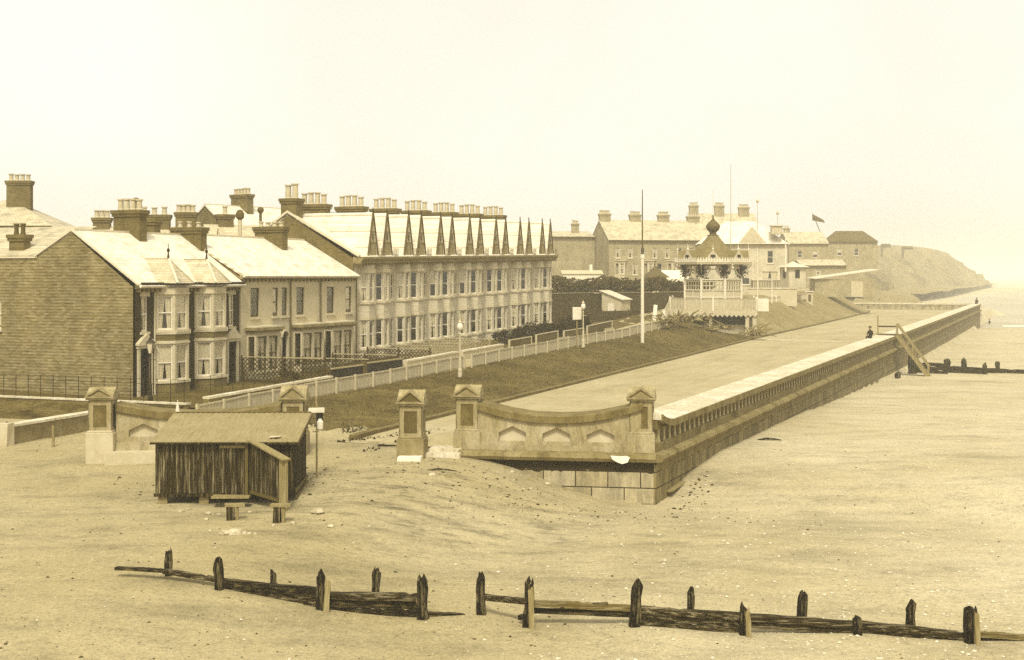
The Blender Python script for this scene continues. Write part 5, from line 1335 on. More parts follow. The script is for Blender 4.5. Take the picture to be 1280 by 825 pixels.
MB().lathe([(.62,10.85),(.62,11.0),(.4,11.05),(.36,11.35),(.55,11.5)], 8).build('cupola_collar', 'trim_mid', bs)
MB().lathe([(.38,11.32),(.62,11.52),(.78,11.85),(.74,12.1),(.5,12.38),(.24,12.6),(.12,12.8),(.07,13.2)], 14).build('onion_dome', 'trim_mid', bs, smooth=True)
MB().lathe([(.05,13.15),(.12,13.25),(.05,13.4),(.02,16.2)], 6).build('finial_spike', 'white', bs)
# approach stair rail left of the bandstand
r = root('stair_balustrade', Lw(78.2, LAWN_B, 1.7), 0, 'sloping white balustrade rising from the fence end to the bandstand platform', 'balustrade')
p1 = Matrix.Rotation(BR, 4, 'Z') @ Vector((-PF,-PF+.5,2.6))+Vector((BX,BY,0))-r.location
m = MB(); P0 = Vector((0,0,0.2))
for i in range(26):
    c = P0+(p1-P0)*i/25; m.bar(c, c+Vector((0,0,1.15)), .09, .03, Vector((0,1,0)))
m.bar(P0+Vector((0,0,1.2)), p1+Vector((0,0,1.2)), .08, .08).bar(P0+Vector((0,0,.2)), p1+Vector((0,0,.2)), .08, .08)
m.build('balusters', 'white_worn', r); MB().box(-.14,.14,-.14,.14,-.6,1.6).build('newel_post', 'white', r)
p = at(817, 404, 2.0); o = MB().box(-.17,.2,-.05,.05,-.1,1.75,.03).build('white_board', 'whitewash', None, p, .3); o.rotation_euler[1] = .12; tag(o, 'tall narrow white board leaning where the white fence meets the balustrade', 'board')
# rustic branches under the platform
def branch_heap(label, loc, ln, n, h, rz):
    h *= .6
    r = root('branch_heap', loc, rz, label, 'branches', 'rustic branches below the bandstand')
    m = MB()
    for _ in range(n):
        x = random.uniform(0, ln); y = random.uniform(-.7, .7); an = random.uniform(0, 2*PI); l = random.uniform(.6, 2.0); t = random.uniform(-.25, .6)
        p = Vector((x, y, random.uniform(.0, h*.6))); dv = Vector((math.cos(an), math.sin(an)*.5, t)).normalized()*l
        m.tube([p, p+dv*.5+Vector((random.uniform(-.2,.2), 0, random.uniform(.0,.25))), p+dv], [random.uniform(.05,.11), .06, .03], 5)
    m.build('branches', 'branch', r)
    m = MB()
    for _ in range(n//3):
        x = random.uniform(0, ln); s = random.uniform(.15, .38); k = MB(); k.lathe([(s*.5,-s*.3),(s,.1*s),(s*.8,s*.6),(s*.3,s*.8)], 6, (x, random.uniform(-.6,.6)), random.random()); t_ = bpy.data.meshes.new('t'); k.bm.to_mesh(t_); m.bm.from_mesh(t_); bpy.data.meshes.remove(t_); k.bm.free()
    tag(m.build('rockery_stones', 'stone_dark', r), kind='stuff')
b0, b1 = at(822, 404, 2.1), at(880, 413, 1.1); b2 = at(916, 420, .2)
branch_heap('heap of rustic branches at the stair side of the bandstand', b0, (b1-b0).length, 50, .9, math.atan2(b1.y-b0.y, b1.x-b0.x))
branch_heap('heap of rustic branches and stones under the front of the bandstand', b1, (b2-b1).length, 30, .6, math.atan2(b2.y-b1.y, b2.x-b1.x))
b3 = at(934, 419, .5); branch_heap('small heap of branches right of the bandstand corner posts', b3, 1.6, 22, 1.0, 0)

# ================================================================== BUILDINGS FARTHER OFF
def block(name, label, px, D, base, L, Wd, eave, rise, rz, wall, roofm='slate2', hip=False, wins=(), stacks=(), bays=(), cat='house', grp=None, gwins=(), winmat='white'):
    """local x along the front, y into depth, front face at y=0 looking along -y; px,D place the left front corner"""
    p = atD(px, D, base); r = root(name, p, rz, label, cat, grp)
    hol = [(x, x+w, z, z+h) for x, z, w, h in wins]
    MB().wall((0,0), (L,0), -3, eave, hol, .15).build('front_wall', wall, r)
    m = MB()
    if hip: m.face([(0,Wd,-3),(0,0,-3),(0,0,eave),(0,Wd,eave)])
    else: m.face([(0,Wd,-3),(0,0,-3),(0,0,eave),(0,Wd/2,eave+rise),(0,Wd,eave)])
    m.build('side_wall', wall, r)
    m = MB()
    if hip: m.face([(L,0,-3),(L,Wd,-3),(L,Wd,eave),(L,0,eave)])
    else: m.face([(L,0,-3),(L,Wd,-3),(L,Wd,eave),(L,Wd/2,eave+rise),(L,0,eave)])
    m.build('side_wall', wall, r)
    MB().face([(L,Wd,-3),(0,Wd,-3),(0,Wd,eave),(L,Wd,eave)]).__class__ if False else None
    m = MB(); m.face([(L,Wd,-3),(0,Wd,-3),(0,Wd,eave),(L,Wd,eave)]); m.build('rear_wall', wall, r)
    if hip:
        k = Wd/2; o = .35
        E = [(-o,-o,eave-.05),(L+o,-o,eave-.05),(L+o,Wd+o,eave-.05),(-o,Wd+o,eave-.05)]; R0_, R1_ = (min(k,L/2),k,eave+rise), (max(L-k,L/2),k,eave+rise)
        m = MB()
        if abs(R0_[0]-R1_[0]) < .1:
            for a_, b_ in zip(E, E[1:]+E[:1]): m.face((a_, b_, R0_))
        else: m.face((E[0],E[1],R1_,R0_)); m.face((E[1],E[2],R1_)); m.face((E[2],E[3],R0_,R1_)); m.face((E[3],E[0],R0_))
        m.face(E[::-1]); rf = m.build('roof', roofm, r)
    else:
        rf = roof_slab(-.12, L+.12, -.35, eave-.12, Wd/2, eave+rise, .14).build('roof', roofm, r); roof_slab(-.12, L+.12, Wd+.35, eave-.12, Wd/2, eave+rise, .14).build('roof', roofm, r)
        MB().bar((-.12,Wd/2,eave+rise+.15), (L+.12,Wd/2,eave+rise+.15), .2, .1).build('ridge_tiles', 'lead', rf)
    MB().bar((-.1,-.42,eave-.02), (L+.1,-.42,eave-.02), .1, .14).build('gutter', 'trim_mid', rf)
    for x, z, w, h in wins: window(r, (x, 0, z), 0, w, h, dress=random.choice((0,1,3,0)), fm=winmat)
    for (bx, bw, z1) in bays:
        m = MB(); m.wall((bx,0), (bx+.6,-.7), -3, z1, [(.15,.77,.9,2.7)], .1); m.wall((bx+.6,-.7), (bx+bw-.6,-.7), -3, z1, [(.15,bw-1.35,.9,2.7)], .1); m.wall((bx+bw-.6,-.7), (bx+bw,0), -3, z1, [(.15,.77,.9,2.7)], .1)
        b = m.build('bay', 'stone', r); MB().strip([[(bx-.15,0,z),(bx+.5,-.9,z),(bx+bw-.5,-.9,z),(bx+bw+.15,0,z)] for z in (z1, z1+.18)]).build('bay_roof', 'stone', r)
        window(r, (bx+.6+.15, -.7, .9), 0, bw-1.5, 1.8, dress=1)
    for x, y, z, lx, ly, h, n, mt in stacks: chimney(r, (x, y, z), lx, ly, h, n, mt, 'pot', potd=.2, poth=.6)
    return r
# left, behind the gable
r = block('hipped_house', 'large pale hipped roof house with a broad chimney at the far left', -88, 112, 4.2, 9.9, 9, 6.4, 2.4, .05, 'brick_mid', 'slate2', True, [(7.2,3.6,1.0,1.9),(8.6,.8,.9,1.9)], [(6.2,3.6,7.8,2.0,.8,2.6,4,'brick_mid')])
r = block('rear_house', 'low slate roof row with three chimneys behind the brick pair', 102, 101, 2.5, 9.5, 6, 5.6, 2.0, .1, 'brick_mid', 'slate2', False, (), [(.9,3.0,7.0,1.25,.7,1.45,3,'brick_mid'),(5.2,3.0,7.0,1.6,.7,1.7,2,'brick_mid'),(7.2,3.0,7.0,1.5,.7,1.9,4,'brick_mid')])
r = block('gabled_house', 'brick house showing a broad gable above the cream row roofs', 285, 128, 4.5, 13.0, 6.2, 6.3, 2.4, .95, 'brick_mid', 'slate', False, (), [(4.7,3.1,7.7,.8,2.3,2.3,5,'brick_mid')])
r = block('rear_house', 'small slate roofed back building with two cowled flues behind the cream row', 268, 103, 3.0, 5.5, 5, 5.4, 1.9, .5, 'brick_mid', 'slate2', False, (), [(1.6,2.6,6.0,1.2,.7,2.3,1,'brick_mid')])
p = atD(300, 101, zat(300,101)); o = root('cowl_flue', p, 0, 'pale flue pipe with dark cowl behind the cream row roof', 'flue')
MB().lathe([(.16,-1.5),(.15,1.5)], 8).build('pipe', 'pot', o); MB().lathe([(.14,1.5),(.3,1.65),(.32,1.95),(.2,2.2),(.05,2.25)], 9).build('cowl', 'pot_dark', o)
# rows beyond the terrace
wins = []
for i in range(9): wins.append((1.2+2.15*i, 3.6, .8, 1.7))
wins += [(1.2+4.3*i+2.9, .8, .9, 1.9) for i in range(4)]
r = block('terraced_row', 'brick terrace of four houses with long slate roof beyond the tall boarded fence', 761, 226, 5.9, 18.5, 11, 6.55, 3.4, .22, 'brick_hazed', 'slate2', False, wins, [(.9,5.5,8.9,1.9,.9,2.3,5,'brick_hazed'),(6.3,5.5,8.9,1.9,.9,2.2,5,'brick_hazed'),(11.4,5.5,8.9,1.9,.9,2.2,5,'brick_hazed'),(16.8,5.5,8.9,2.1,.9,2.0,5,'brick_hazed')], bays=[(1.0,2.2,3.1),(6.0,2.2,3.1),(10.2,2.2,3.1),(14.6,2.2,3.1)])
r = block('rear_wing', 'dark brick back wing with two small chimneys left of the terrace of four', 676, 232, 5.0, 9.5, 8, 8.2, .9, .2, 'brick_hazed', 'slate2', False, (), [(1.2,3,8.4,1.3,.8,1.7,3,'brick_hazed'),(6.8,3,8.6,1.2,.7,2.0,3,'brick_hazed')])
r = block('gabled_house', 'far house with three chimneys behind the large seaside house', 868, 262, 6.5, 13.0, 9, 8.8, 3.3, .1, 'brick_hazed', 'slate2', False, (), [(.8,4,10.8,1.7,.9,3.0,4,'brick_hazed'),(5.9,4,10.8,1.8,.9,3.0,5,'brick_hazed'),(10.8,4,10.8,2.0,.9,2.7,5,'brick_hazed')])
wins = [(2.0,4.3,.8,1.7),(6.3,4.1,.9,1.9),(10.4,4.2,.9,1.9),(6.2,1.0,1.6,2.0),(9.6,.9,2.4,2.1)]
r = block('seaside_house', 'large pale house with hipped roof and boarded veranda behind the bandstand', 872, 206, 4.2, 13.4, 9, 7.1, 3.6, -.10, 'brick_pale', 'slate', True, wins, [])
m = MB().prism([(0,0),(4.4,0),(2.2,2.6)], 'y', -.1, 4.0); m.build('cross_gable', 'stone', r).location = (6.0, -.05, 7.1)
m = MB()
for i in range(22): m.box(8.2+i*.24, 8.2+i*.24+.14, -1.65, -1.6, -1.3, 1.6)
m.box(8.1, 13.6, -1.68, -1.6, 1.5, 1.65); m.build('veranda_boarding', 'white_worn', r); MB().box(8.0, 13.7, -1.8, 0, 1.66, 1.8).build('veranda_roof', 'lead', r)
MB().box(11, 12.6, -1, 1.4, 8.6, 9.8).build('roof_lookout', 'white_worn', r); MB().box(10.8, 12.8, -1.2, 1.6, 9.8, 9.95).build('lookout_roof', 'lead', r)
r = low = root('terrace_wall', atD(935, 186, 3.4), -.1, 'pale boarded wall below the large seaside house', 'wall'); MB().box(0, 6.6, 0, .3, -1, 1.35).build('base', 'render', r); MB().box(-.1, 6.7, -.1, .4, 1.351, 1.5).build('coping', 'coping', r)
# railing on the upper walk
r = root('upper_railing', atD(946, 172, 3.0), 0, 'white railing along the top of the grass bank right of the bandstand', 'railing')
q = atD(1010, 205, zat(372,205))-r.location; r.location.z = zat(382, 172); q.z = zat(373.5,205)-r.location.z
m = MB()
for i in range(60): c = q*i/59; m.bar(c, c+Vector((0,0,.8)), .16, .05, Vector((0,1,0)))
m.bar(Vector((0,0,.82)), q+Vector((0,0,.82)), .1, .12); m.build('balusters', 'white_worn', r)
for t in (0, .33, .66, 1): c = q*t; MB().box(c.x-.12,c.x+.12,c.y-.12,c.y+.12,c.z-.5,c.z+1.05).build('post', 'white', r)
p = atD(1012, 204, zat(375,204)); r = root('ticket_booth', p, -.2, 'small white booth at the end of the upper railing', 'booth')
MB().box(-.5,.5,-.5,.5,-1,1.2).build('walls', 'white_worn', r); MB().box(-.65,.65,-.65,.65,1.2,1.35).build('roof', 'lead', r); MB().box(-.2,.2,-.52,-.501,-.2,.8).build('door', 'trim_mid', r)
def kiosk(px, D, pyb, pye, pya, hw, label, rm='trim_mid', wm='white_worn', n=4, name='kiosk'):
    z0, z1, z2 = zat(pyb,D), zat(pye,D), zat(pya,D); r = root(name, atD(px, D, z0), .3, label, 'kiosk')
    MB().lathe([(hw,-1),(hw,z1-z0)], n, rot=PI/4).build('walls', wm, r); MB().lathe([(hw*1.35,z1-z0),(hw*.55,z1-z0+(z2-z1)*.5),(.08,z2-z0)], n, rot=PI/4).build('roof', rm, r)
    for k in range(n):
        a_ = k*2*PI/n+PI/4+PI/n; R = hw*math.cos(PI/n); o = MB().box(-.35,.35,-.05,.02,.4,(z1-z0)*.8).build('window', 'trim_dark', r); o.location = (R*math.cos(a_), R*math.sin(a_), 0); o.rotation_euler[2] = a_+PI/2
kiosk(819, 178, 358, 347, 332, 1.6, 'small kiosk with dark pyramid roof and finial above the hedge')
kiosk(991, 196, 351, 334, 327, 1.9, 'small square kiosk with pale roof right of the large seaside house', 'lead', 'brick_pale')
p = atD(770, 156, 1.7); r = root('garden_shed', p, -.6, 'small pale lean to shed in front of the tall boarded fence', 'shed')
MB().prism([(-1.3,-.5),(1.3,-.5),(1.3,2.1),(-1.3,3.0)], 'y', -1.0, 1.0).build('walls', 'white_worn', r); m = MB(); m.strip([[(-1.5,-1.2,3.09),(1.5,-1.2,2.06),(1.5,1.2,2.06),(-1.5,1.2,3.09)], [(-1.5,-1.2,3.17),(1.5,-1.2,2.14),(1.5,1.2,2.14),(-1.5,1.2,3.17)]]); m.build('roof', 'lead', r); MB().box(-.5,.3,-1.03,-1.002,-.3,1.7).build('door', 'white', r)
p = atD(704, 200, zat(350,200)); r = root('long_shed', p, .1, 'long low white walled shed before the dark gable end of the terrace of four', 'shed')
MB().box(0,5.8,0,3,-2,.9).build('walls', 'white', r); m = MB(); m.strip([[(-.2,-.2,.9),(-.2,1.5,1.45),(-.2,3.2,.9)], [(6,-.2,.9),(6,1.5,1.45),(6,3.2,.9)]]); m.build('roof', 'white_worn', r); MB().box(4.1,4.5,1,1.5,1.0,2.3).build('chimney', 'white', r)
p = atD(829, 205, zat(350,205)); r = root('canvas_tent', p, .1, 'long white tent roof right of the small dark roofed kiosk', 'tent')
MB().prism([(0,-1),(0,.2),(1.4,1.5),(2.8,.2),(2.8,-1)], 'x', 0, 4).build('canvas', 'white', r); MB().tube([(0,1.4,-1),(0,1.4,1.7)], .06, 6).build('pole', 'greywood', r)
r = block('cliff_house', 'hazy house with a chimney on the skyline below the flag', 986, 300, 9.0, 9.0, 9, 4.6, 2.6, .1, 'brick_hazed', 'slate2', False, [(2,1.5,1,1.6),(5.5,1.5,1,1.6)], [(.9,4.5,6.4,1.2,.8,1.8,2,'brick_hazed')])
r = block('cliff_block', 'large hazy dark block with hipped slate roof on the cliff top', 1031, 330, 10.2, 12.5, 6, 4.6, 2.7, -.1, 'brick_hazed', 'trim_mid', True, [(3,1.2,1,1.7),(7,1.2,1,1.7)], [])
r = block('low_store', 'long low hazy shed with a dark roof among the slumped ground', 1001, 262, 5.9, 9.0, 5, 2.6, 1.0, .1, 'brick_hazed', 'slate2', False, [(3,.8,1,1.2)], [])
for i, (px, D, b, L) in enumerate(((1104, 560, 17.4, 3.2), (1130, 600, 17.3, 4.2))):
    block('cliff_hut', ('nearer', 'outer')[i]+' of two tiny hazy huts on the far cliff edge beyond the dark block', px, D, b, L, 4, 1.5, .8, 0, 'brick_hazed', 'trim_mid', False, [(.8,.3,.8,.8)], [], grp='tiny huts on the cliff edge')
# flag
D = 318; p = atD(1028, D, zat(292, D)); r = root('flag', p, 0, 'dark flag flying from a leaning staff on the cliff top house', 'flag')
MB().tube([(0,0,-1),(-1.8,0,3.6)], .09, 6).build('staff', 'trim_mid', r)
m = MB(); rows = []
for i in range(9):
    t = i/8; x = -2.4+2.9*t; y = .25*math.sin(t*7); rows.append([(x, y, 4.7-1.7*t), (x+.05, y, 3.1-.6*t)])
m.strip([[a_, b_, (b_[0], b_[1]+.02, b_[2]), (a_[0], a_[1]+.02, a_[2])] for a_, b_ in rows]).build('flag_cloth', 'flag', r)
# shelter under the bank and rails among the slumped ground
p = atD(1019, 228, zat(360, 228)); r = root('beach_shelter', p, .1, 'long low shelter with pale flat roof at the foot of the slumped ground', 'shelter')
MB().box(0, 10.5, 0, 3, -1.5, 1.5).build('walls', 'brick_hazed', r); m = MB(); m.strip([[(-.4,-.5,1.5),(10.8,-.5,3.0),(10.8,3.4,3.1),(-.4,3.4,1.6)], [(-.4,-.5,1.65),(10.8,-.5,3.15),(10.8,3.4,3.25),(-.4,3.4,1.75)]]); m.build('roof', 'lead', r)
MB().box(6.2,8.2,-.06,-.005,-1.5,1.1).build('door', 'white_worn', r)

# ================================================================== PEOPLE
def person(loc, rz, label, pose='sit', hat=True, sc=1.0, grp=None):
    V = {'pel':(0,0,.10),'waist':(0,-.02,.30),'chest':(0,.0,.50),'neck':(0,.03,.66),'head':(0,.06,.80),'crown':(0,.05,.92)}
    R = {'pel':.17,'waist':.14,'chest':.165,'neck':.06,'head':.105,'crown':.07}
    E = [('pel','waist'),('waist','chest'),('chest','neck'),('neck','head'),('head','crown')]
    for s, n in ((-1,'l'),(1,'r')):
        if pose == 'sit': pts = [('hip',(s*.10,.06,.08),.10),('knee',(s*.13,.50,.12),.075),('ankle',(s*.13,.52,-.32),.05),('toe',(s*.14,.68,-.36),.04)]
        else: pts = [('hip',(s*.10,.08,.06),.10),('knee',(s*.13,.48,.28 if s > 0 else .14),.075),('ankle',(s*.13,.86,.0),.05),('toe',(s*.14,.92,.10),.04)]
        prev = 'pel'
        for k, c, rad in pts: V[k+n] = c; R[k+n] = rad; E.append((prev, k+n)); prev = k+n
        prev = 'chest'
        for k, c, rad in (('sh',(s*.19,.0,.56),.065),('el',(s*.25,.06,.30),.05),('wr',(s*.14,.30,.22),.036),('hand',(s*.10,.38,.2),.032)): V[k+n] = c; R[k+n] = rad; E.append((prev, k+n)); prev = k+n
    ks = list(V); me = bpy.data.meshes.new('person'); me.from_pydata([V[k] for k in ks], [(ks.index(a), ks.index(b)) for a, b in E], [])
    r = root('person', loc, rz, label, 'person', grp); r.scale = (sc, sc, sc)
    o = bpy.data.objects.new('body', me); COL.objects.link(o); o.parent = r; me.materials.append(M['cloth_dark'])
    md = o.modifiers.new('skin', 'SKIN'); sk = me.skin_vertices[0].data
    for i, k in enumerate(ks): sk[i].radius = (R[k], R[k]); sk[i].use_root = (k == 'pel')
    s2 = o.modifiers.new('sub', 'SUBSURF'); s2.levels = 1; s2.render_levels = 2
    MB().lathe([(.05,.70),(.10,.76),(.112,.83),(.09,.91),(.03,.935)], 10, (0,.085)).build('face', 'skin', r, smooth=True)
    if hat: MB().lathe([(.17,.885),(.17,.9),(.115,.905),(.11,.99),(.05,1.02)], 12, (0,.05)).build('hat', 'cloth_dark', r)
    else: MB().lathe([(.10,.80),(.12,.87),(.10,.94),(.03,.97)], 10, (0,.03)).build('hair', 'cloth_dark', r, smooth=True)
    return r
p = Lw(71, 1.25, 1.24); person((p.x, p.y, p.z), TH+PI/2-.3, 'person in dark clothes and cap sitting on the wall top beside the beach steps')
p = Lw(A_END-1.0, .6, 1.24); person((p.x, p.y, p.z), 2.6, 'person in dark clothes sitting on the far corner of the sea wall', sc=1.15)
p = hit(1237, 406); person((p.x, p.y, p.z), 2.0, 'person in dark clothes sitting on the far sand beyond the wall end', pose='sand', sc=1.2)

# ================================================================== SMALL THINGS ON THE SAND
def rock(s, seed=0, flat=.6):
    bm = bmesh.new(); bmesh.ops.create_icosphere(bm, subdivisions=2, radius=s)
    for v in bm.verts:
        k = 1+.45*noise.noise(v.co/s*1.3+Vector((seed*3.1, seed, 0))); v.co *= k; v.co.z *= flat
    m = MB(); m.bm.free(); m.bm = bm; return m
i = 0
for px, py, s in ((227,640,.10),(262,643,.12),(258,650,.08),(274,644,.07),(236,637,.06),(312,641,.06),(333,648,.06),(366,655,.09),(413,659,.10),(398,650,.07),(305,653,.05),(342,657,.05),(425,600,.05),(470,640,.05)):
    p = hit(px, py); i += 1; o = rock(s, i).build('stone', 'cobble' if i % 3 else 'stone', None, p+Vector((0,0,s*.2)), random.uniform(0,6)); tag(o, 'small pale stone lying on the sand around the wooden hut', 'stone', 'pale stones around the hut')
p = hit(398, 642); o = rock(.2, 31, .5).build('crumpled_paper', 'cobble', None, p+Vector((0,0,.05))); tag(o, 'crumpled white paper lying by the right corner of the hut', 'paper')
p = hit(292, 668); r = root('rubble_heap', p, 0, 'small heap of white rubble on the sand below the hut stools', 'rubble')
for k, (dx, dy, s) in enumerate(((-.2,0,.16),(0,.05,.2),(.12,-.05,.12),(.3,.0,.1),(.45,-.04,.08),(.6,-.02,.06),(-.32,-.03,.09))): o = rock(s, 40+k, .55).build('lump', 'stone' if k == 1 else 'cobble', r); o.location = (dx, dy, s*.25)
for k, (px, py, s) in enumerate(((541,594,.16),(560,596,.14),(640,590,.1),(662,600,.12),(684,605,.13),(705,612,.1),(745,620,.1),(632,585,.1))):
    p = hit(px, py); o = rock(s, 60+k, .5).build('broken_stone', ('stone','stone_dark')[k % 2], None, p, random.uniform(0,6)); tag(o, 'broken stone on the worn bank below the niched end wall', 'stone', 'broken stones below the end wall')
p = hit(845, 612); o = MB().box(-1.1,1.1,-.14,.14,-.03,.03,.01).build('loose_plank', 'greywood', None, p+Vector((0,0,.12)), TH); o.rotation_euler[1] = -.03; tag(o, 'loose bleached plank lying against the corner of the sea wall', 'plank')
for k, (px, py, l, lab) in enumerate(((962,551,.55,'dark piece of driftwood on the sand off the sea wall'),(945,538,.4,'smaller dark driftwood close under the sea wall'),(552,590,.55,'long dark weed streak of driftwood on the sand before the entrance step'))):
    p = hit(px, py); o = MB().tube([(-l,0,0),(-l*.3,.05,.06),(l*.4,-.04,.05),(l,.05,.0)], [.03,.06,.05,.02] if k < 2 else [.015,.035,.03,.01], 6).build('driftwood', 'post_wood', None, p+Vector((0,0,.03)), random.uniform(-.5,.1)); tag(o, lab, 'driftwood')
p = hit(1122, 473); o = MB().lathe([(.15,0),(.27,.18),(.27,.4),(.15,.58)], 12).build('mooring_buoy', 'post_wood', None, p+Vector((0,0,-.05))); tag(o, 'dark round buoy lying on the sand near the foot of the beach steps', 'buoy')
# faint lines of surf where the sand runs into the sea
for k, (y0, x0, x1, wd) in enumerate(((266, 96, 300, 1.0), (280, 108, 330, 1.4), (300, 120, 360, 1.2))):
    m = MB(); prev = None
    for i in range(61):
        x = x0+(x1-x0)*i/60; y = y0+3*nz(x, k, .03, 2)+1.2*nz(x, k, .15, 4); w_ = max(.05, wd*(.6+1.2*nz(x, k, .08, 6)))
        if prev: m.strip([[(prev[0], prev[1]-prev[2], -3.34), (prev[0], prev[1]+prev[2], -3.34), (prev[0], prev[1], -3.18)], [(x, y-w_, -3.34), (x, y+w_, -3.34), (x, y, -3.18)]], caps=False)
        prev = (x, y, w_)
    tag(m.build('surf', 'whitewash'), kind='stuff')
# shingle: uncountable
m = MB(); md = MB()
def scatter(mb, n, fn, s0, s1):
    ico = [Vector(v) for v in ((0,0,1),(.9,0,.2),(.2,.85,.1),(-.8,.5,.1),(-.75,-.5,.2),(.25,-.9,.1))]
    for _ in range(n):
        px, py = fn(); D = F*(EYE+1.5)/(py-HZ); X = (px-640)/F*D
        a, d = toL(X, D)
        if a > -2.2 and d > -.5: continue
        z = bz(X, D); s = random.uniform(s0, s1)*random.choice((.6,1,1,1.7)); rot = Matrix.Rotation(random.uniform(0,6.3), 3, 'Z')
        vs = [mb.v(Vector((X, D, z+s*.05))+rot@Vector((v.x*s*random.uniform(.7,1.3), v.y*s*random.uniform(.6,1.1), v.z*s*.55))) for v in ico]
        for k in range(1, 6): mb.bm.faces.new((vs[0], vs[k], vs[k % 5+1]))
scatter(m, 3000, lambda: (random.triangular(500, 1500, 1200), 345+random.uniform(85, 520)), .015, .042)
scatter(m, 500, lambda: (random.uniform(-300, 900), 345+random.uniform(200, 520)), .012, .032)
tag(m.build('pale_shingle', 'pebble', recalc=False), 'scattered pale pebbles over the beach', kind='stuff')
scatter(md, 1300, lambda: (random.uniform(-200, 1500), 345+random.uniform(100, 520)), .015, .035)
scatter(md, 500, lambda: (random.gauss(640, 160), random.gauss(632, 16)), .02, .05)
scatter(md, 330, lambda: (random.gauss(300, 60), random.gauss(640, 9)), .02, .06)
scatter(md, 200, lambda: (860+random.gauss(0,14), 592+random.gauss(0,16)), .03, .07)
tag(md.build('dark_shingle', 'pebble_dark', recalc=False), 'scattered dark pebbles and weed scraps over the beach', kind='stuff')
# rough dead grass on the worn ground inside the gate piers
m = MB()
for _ in range(2600):
    a = random.uniform(-2.5, 5); d = random.uniform(10.5, 20.5)
    if nz(a*.6, d*1.3, .7, 11) < .02+.05*abs(a-3): continue
    z = max(beach_z(a, d), land_z(a, d)-.03) if a > 0 else beach_z(a, d); p = Lw(a, d, z); h = random.uniform(.03, .12); w = random.uniform(.03, .09); an = random.uniform(0, PI)
    m.face(((p.x-w*math.cos(an),p.y-w*math.sin(an),z),(p.x+w*math.cos(an),p.y+w*math.sin(an),z),(p.x+random.uniform(-.08,.08),p.y+random.uniform(-.08,.08),z+h)))
tag(m.build('rough_grass', 'foliage', recalc=False), 'rough dark grass on the worn ground by the gate piers', kind='stuff')
# grass on the lawn
m = MB()
for _ in range(26000):
    a = random.uniform(1.5, 100)**1.0; k = kerb(a); d = random.uniform(k+.1, lawn_top(a)-.1)
    if nz(a, d, .35, 7) < random.uniform(-.5, .2): continue
    if a < 3.5+2*nz(a*.5, d, 1, 8): continue
    z = land_z(a, d); p = Lw(a, d, z); h = random.uniform(.03, .10); w = random.uniform(.02, .05)
    an = random.uniform(0, PI); dx, dy = math.cos(an)*w, math.sin(an)*w; lx, ly = random.uniform(-.06,.06), random.uniform(-.06,.06)
    m.face(((p.x-dx,p.y-dy,z),(p.x+dx,p.y+dy,z),(p.x+lx,p.y+ly,z+h)))
tag(m.build('lawn_tufts', 'grassblade', recalc=False), 'rough grass tufts over the lawn', kind='stuff')

# ================================================================== AIR, LIGHT, CAMERA
t = NT('haze_air'); t.n.remove(t.b)
pv = t.N('ShaderNodeVolumePrincipled'); pv.inputs['Color'].default_value = (.985, .94, .78, 1); pv.inputs['Density'].default_value = HAZE; pv.inputs['Anisotropy'].default_value = -.3
t.L(pv.outputs[0], t.out.inputs['Volume']); M['haze'] = t.m
hb = MB().box(-3200, 4200, -420, 5200, -9, 36).build('haze', 'haze'); tag(hb, kind='stuff')

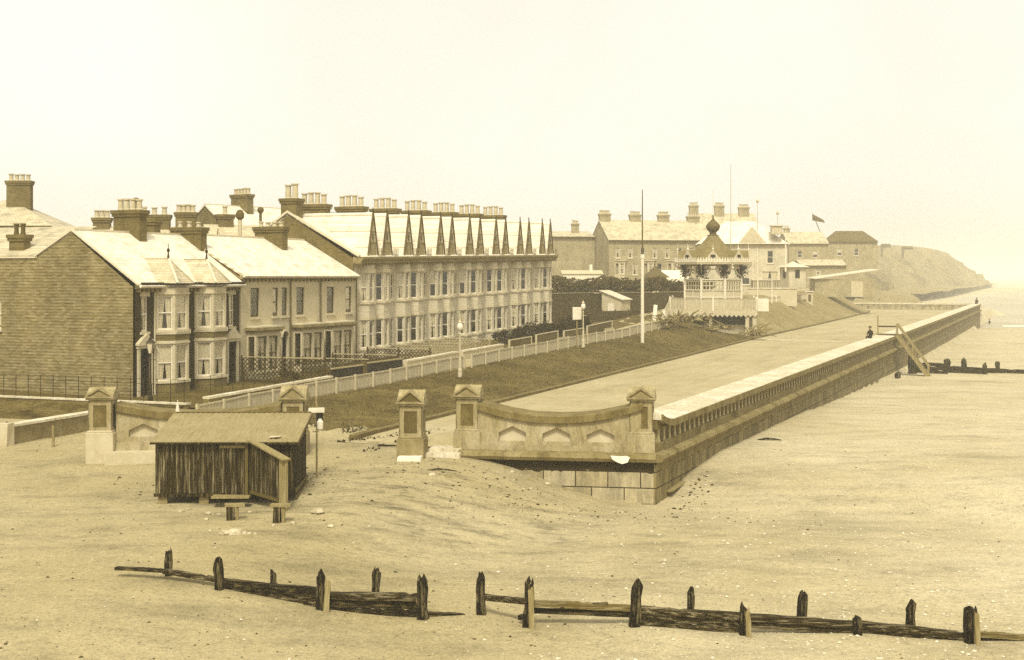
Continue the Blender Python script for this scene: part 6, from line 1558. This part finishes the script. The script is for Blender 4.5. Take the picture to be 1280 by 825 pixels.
w = bpy.data.worlds.new('World'); SC.world = w; w.use_nodes = True
nt = w.node_tree; bg = nt.nodes['Background']
sky = nt.nodes.new('ShaderNodeTexSky'); sky.sky_type = 'NISHITA'; sky.sun_disc = False
SUN = Vector((-.04, -.62, .79)).normalized()
sky.sun_elevation = math.asin(SUN.z); sky.sun_rotation = math.atan2(SUN.x, SUN.y); sky.air_density = 1.0; sky.dust_density = 4.0; sky.ozone_density = 1.0
bw = nt.nodes.new('ShaderNodeRGBToBW'); nt.links.new(sky.outputs[0], bw.inputs[0])
mu = nt.nodes.new('ShaderNodeMix'); mu.data_type = 'RGBA'; mu.blend_type = 'MULTIPLY'; mu.inputs[0].default_value = 1
fl = nt.nodes.new('ShaderNodeMath'); fl.operation = 'MULTIPLY_ADD'; fl.inputs[1].default_value = .30; fl.inputs[2].default_value = 2.2; nt.links.new(bw.outputs[0], fl.inputs[0]); nt.links.new(fl.outputs[0], mu.inputs[6]); mu.inputs[7].default_value = SKYTINT
# even cloud sheet: soft mottling
tc = nt.nodes.new('ShaderNodeTexCoord'); nn = nt.nodes.new('ShaderNodeTexNoise'); nn.inputs['Scale'].default_value = 3.0; nn.inputs['Detail'].default_value = 5
nt.links.new(tc.outputs['Generated'], nn.inputs['Vector'])
rp = nt.nodes.new('ShaderNodeValToRGB'); rp.color_ramp.elements[0].position = .3; rp.color_ramp.elements[0].color = (.90,.89,.87,1); rp.color_ramp.elements[1].position = .7; rp.color_ramp.elements[1].color = (1.06,1.06,1.06,1)
nt.links.new(nn.outputs['Fac'], rp.inputs[0])
m2 = nt.nodes.new('ShaderNodeMix'); m2.data_type = 'RGBA'; m2.blend_type = 'MULTIPLY'; m2.inputs[0].default_value = 1
nt.links.new(mu.outputs[2], m2.inputs[6]); nt.links.new(rp.outputs[0], m2.inputs[7])
nt.links.new(m2.outputs[2], bg.inputs[0]); bg.inputs[1].default_value = SKYS
ld = bpy.data.lights.new('sun', 'SUN'); ld.energy = SUNE; ld.angle = math.radians(12); ld.color = (1, .95, .82)
lo = bpy.data.objects.new('sun', ld); COL.objects.link(lo); lo.rotation_euler = (-SUN).to_track_quat('-Z', 'Y').to_euler(); lo.location = (0, 0, 60)
cd = bpy.data.cameras.new('camera'); co = bpy.data.objects.new('camera', cd); COL.objects.link(co)
co.location = (0, 0, EYE); co.rotation_euler = (PI/2, 0, 0); cd.sensor_width = 36; cd.lens = 36*F/1280; cd.shift_y = -67.5/1280; cd.clip_end = 12000; cd.clip_start = .5
SC.camera = co
SC.view_settings.view_transform = 'Standard'; SC.view_settings.look = 'None'; SC.view_settings.exposure = EXPO; SC.view_settings.gamma = 1
SC.cycles.volume_bounces = 4; SC.cycles.max_bounces = 8; SC.cycles.transparent_max_bounces = 12; SC.cycles.use_denoising = False
SC.cycles.use_adaptive_sampling = True
SC.cycles.caustics_reflective = False; SC.cycles.caustics_refractive = False
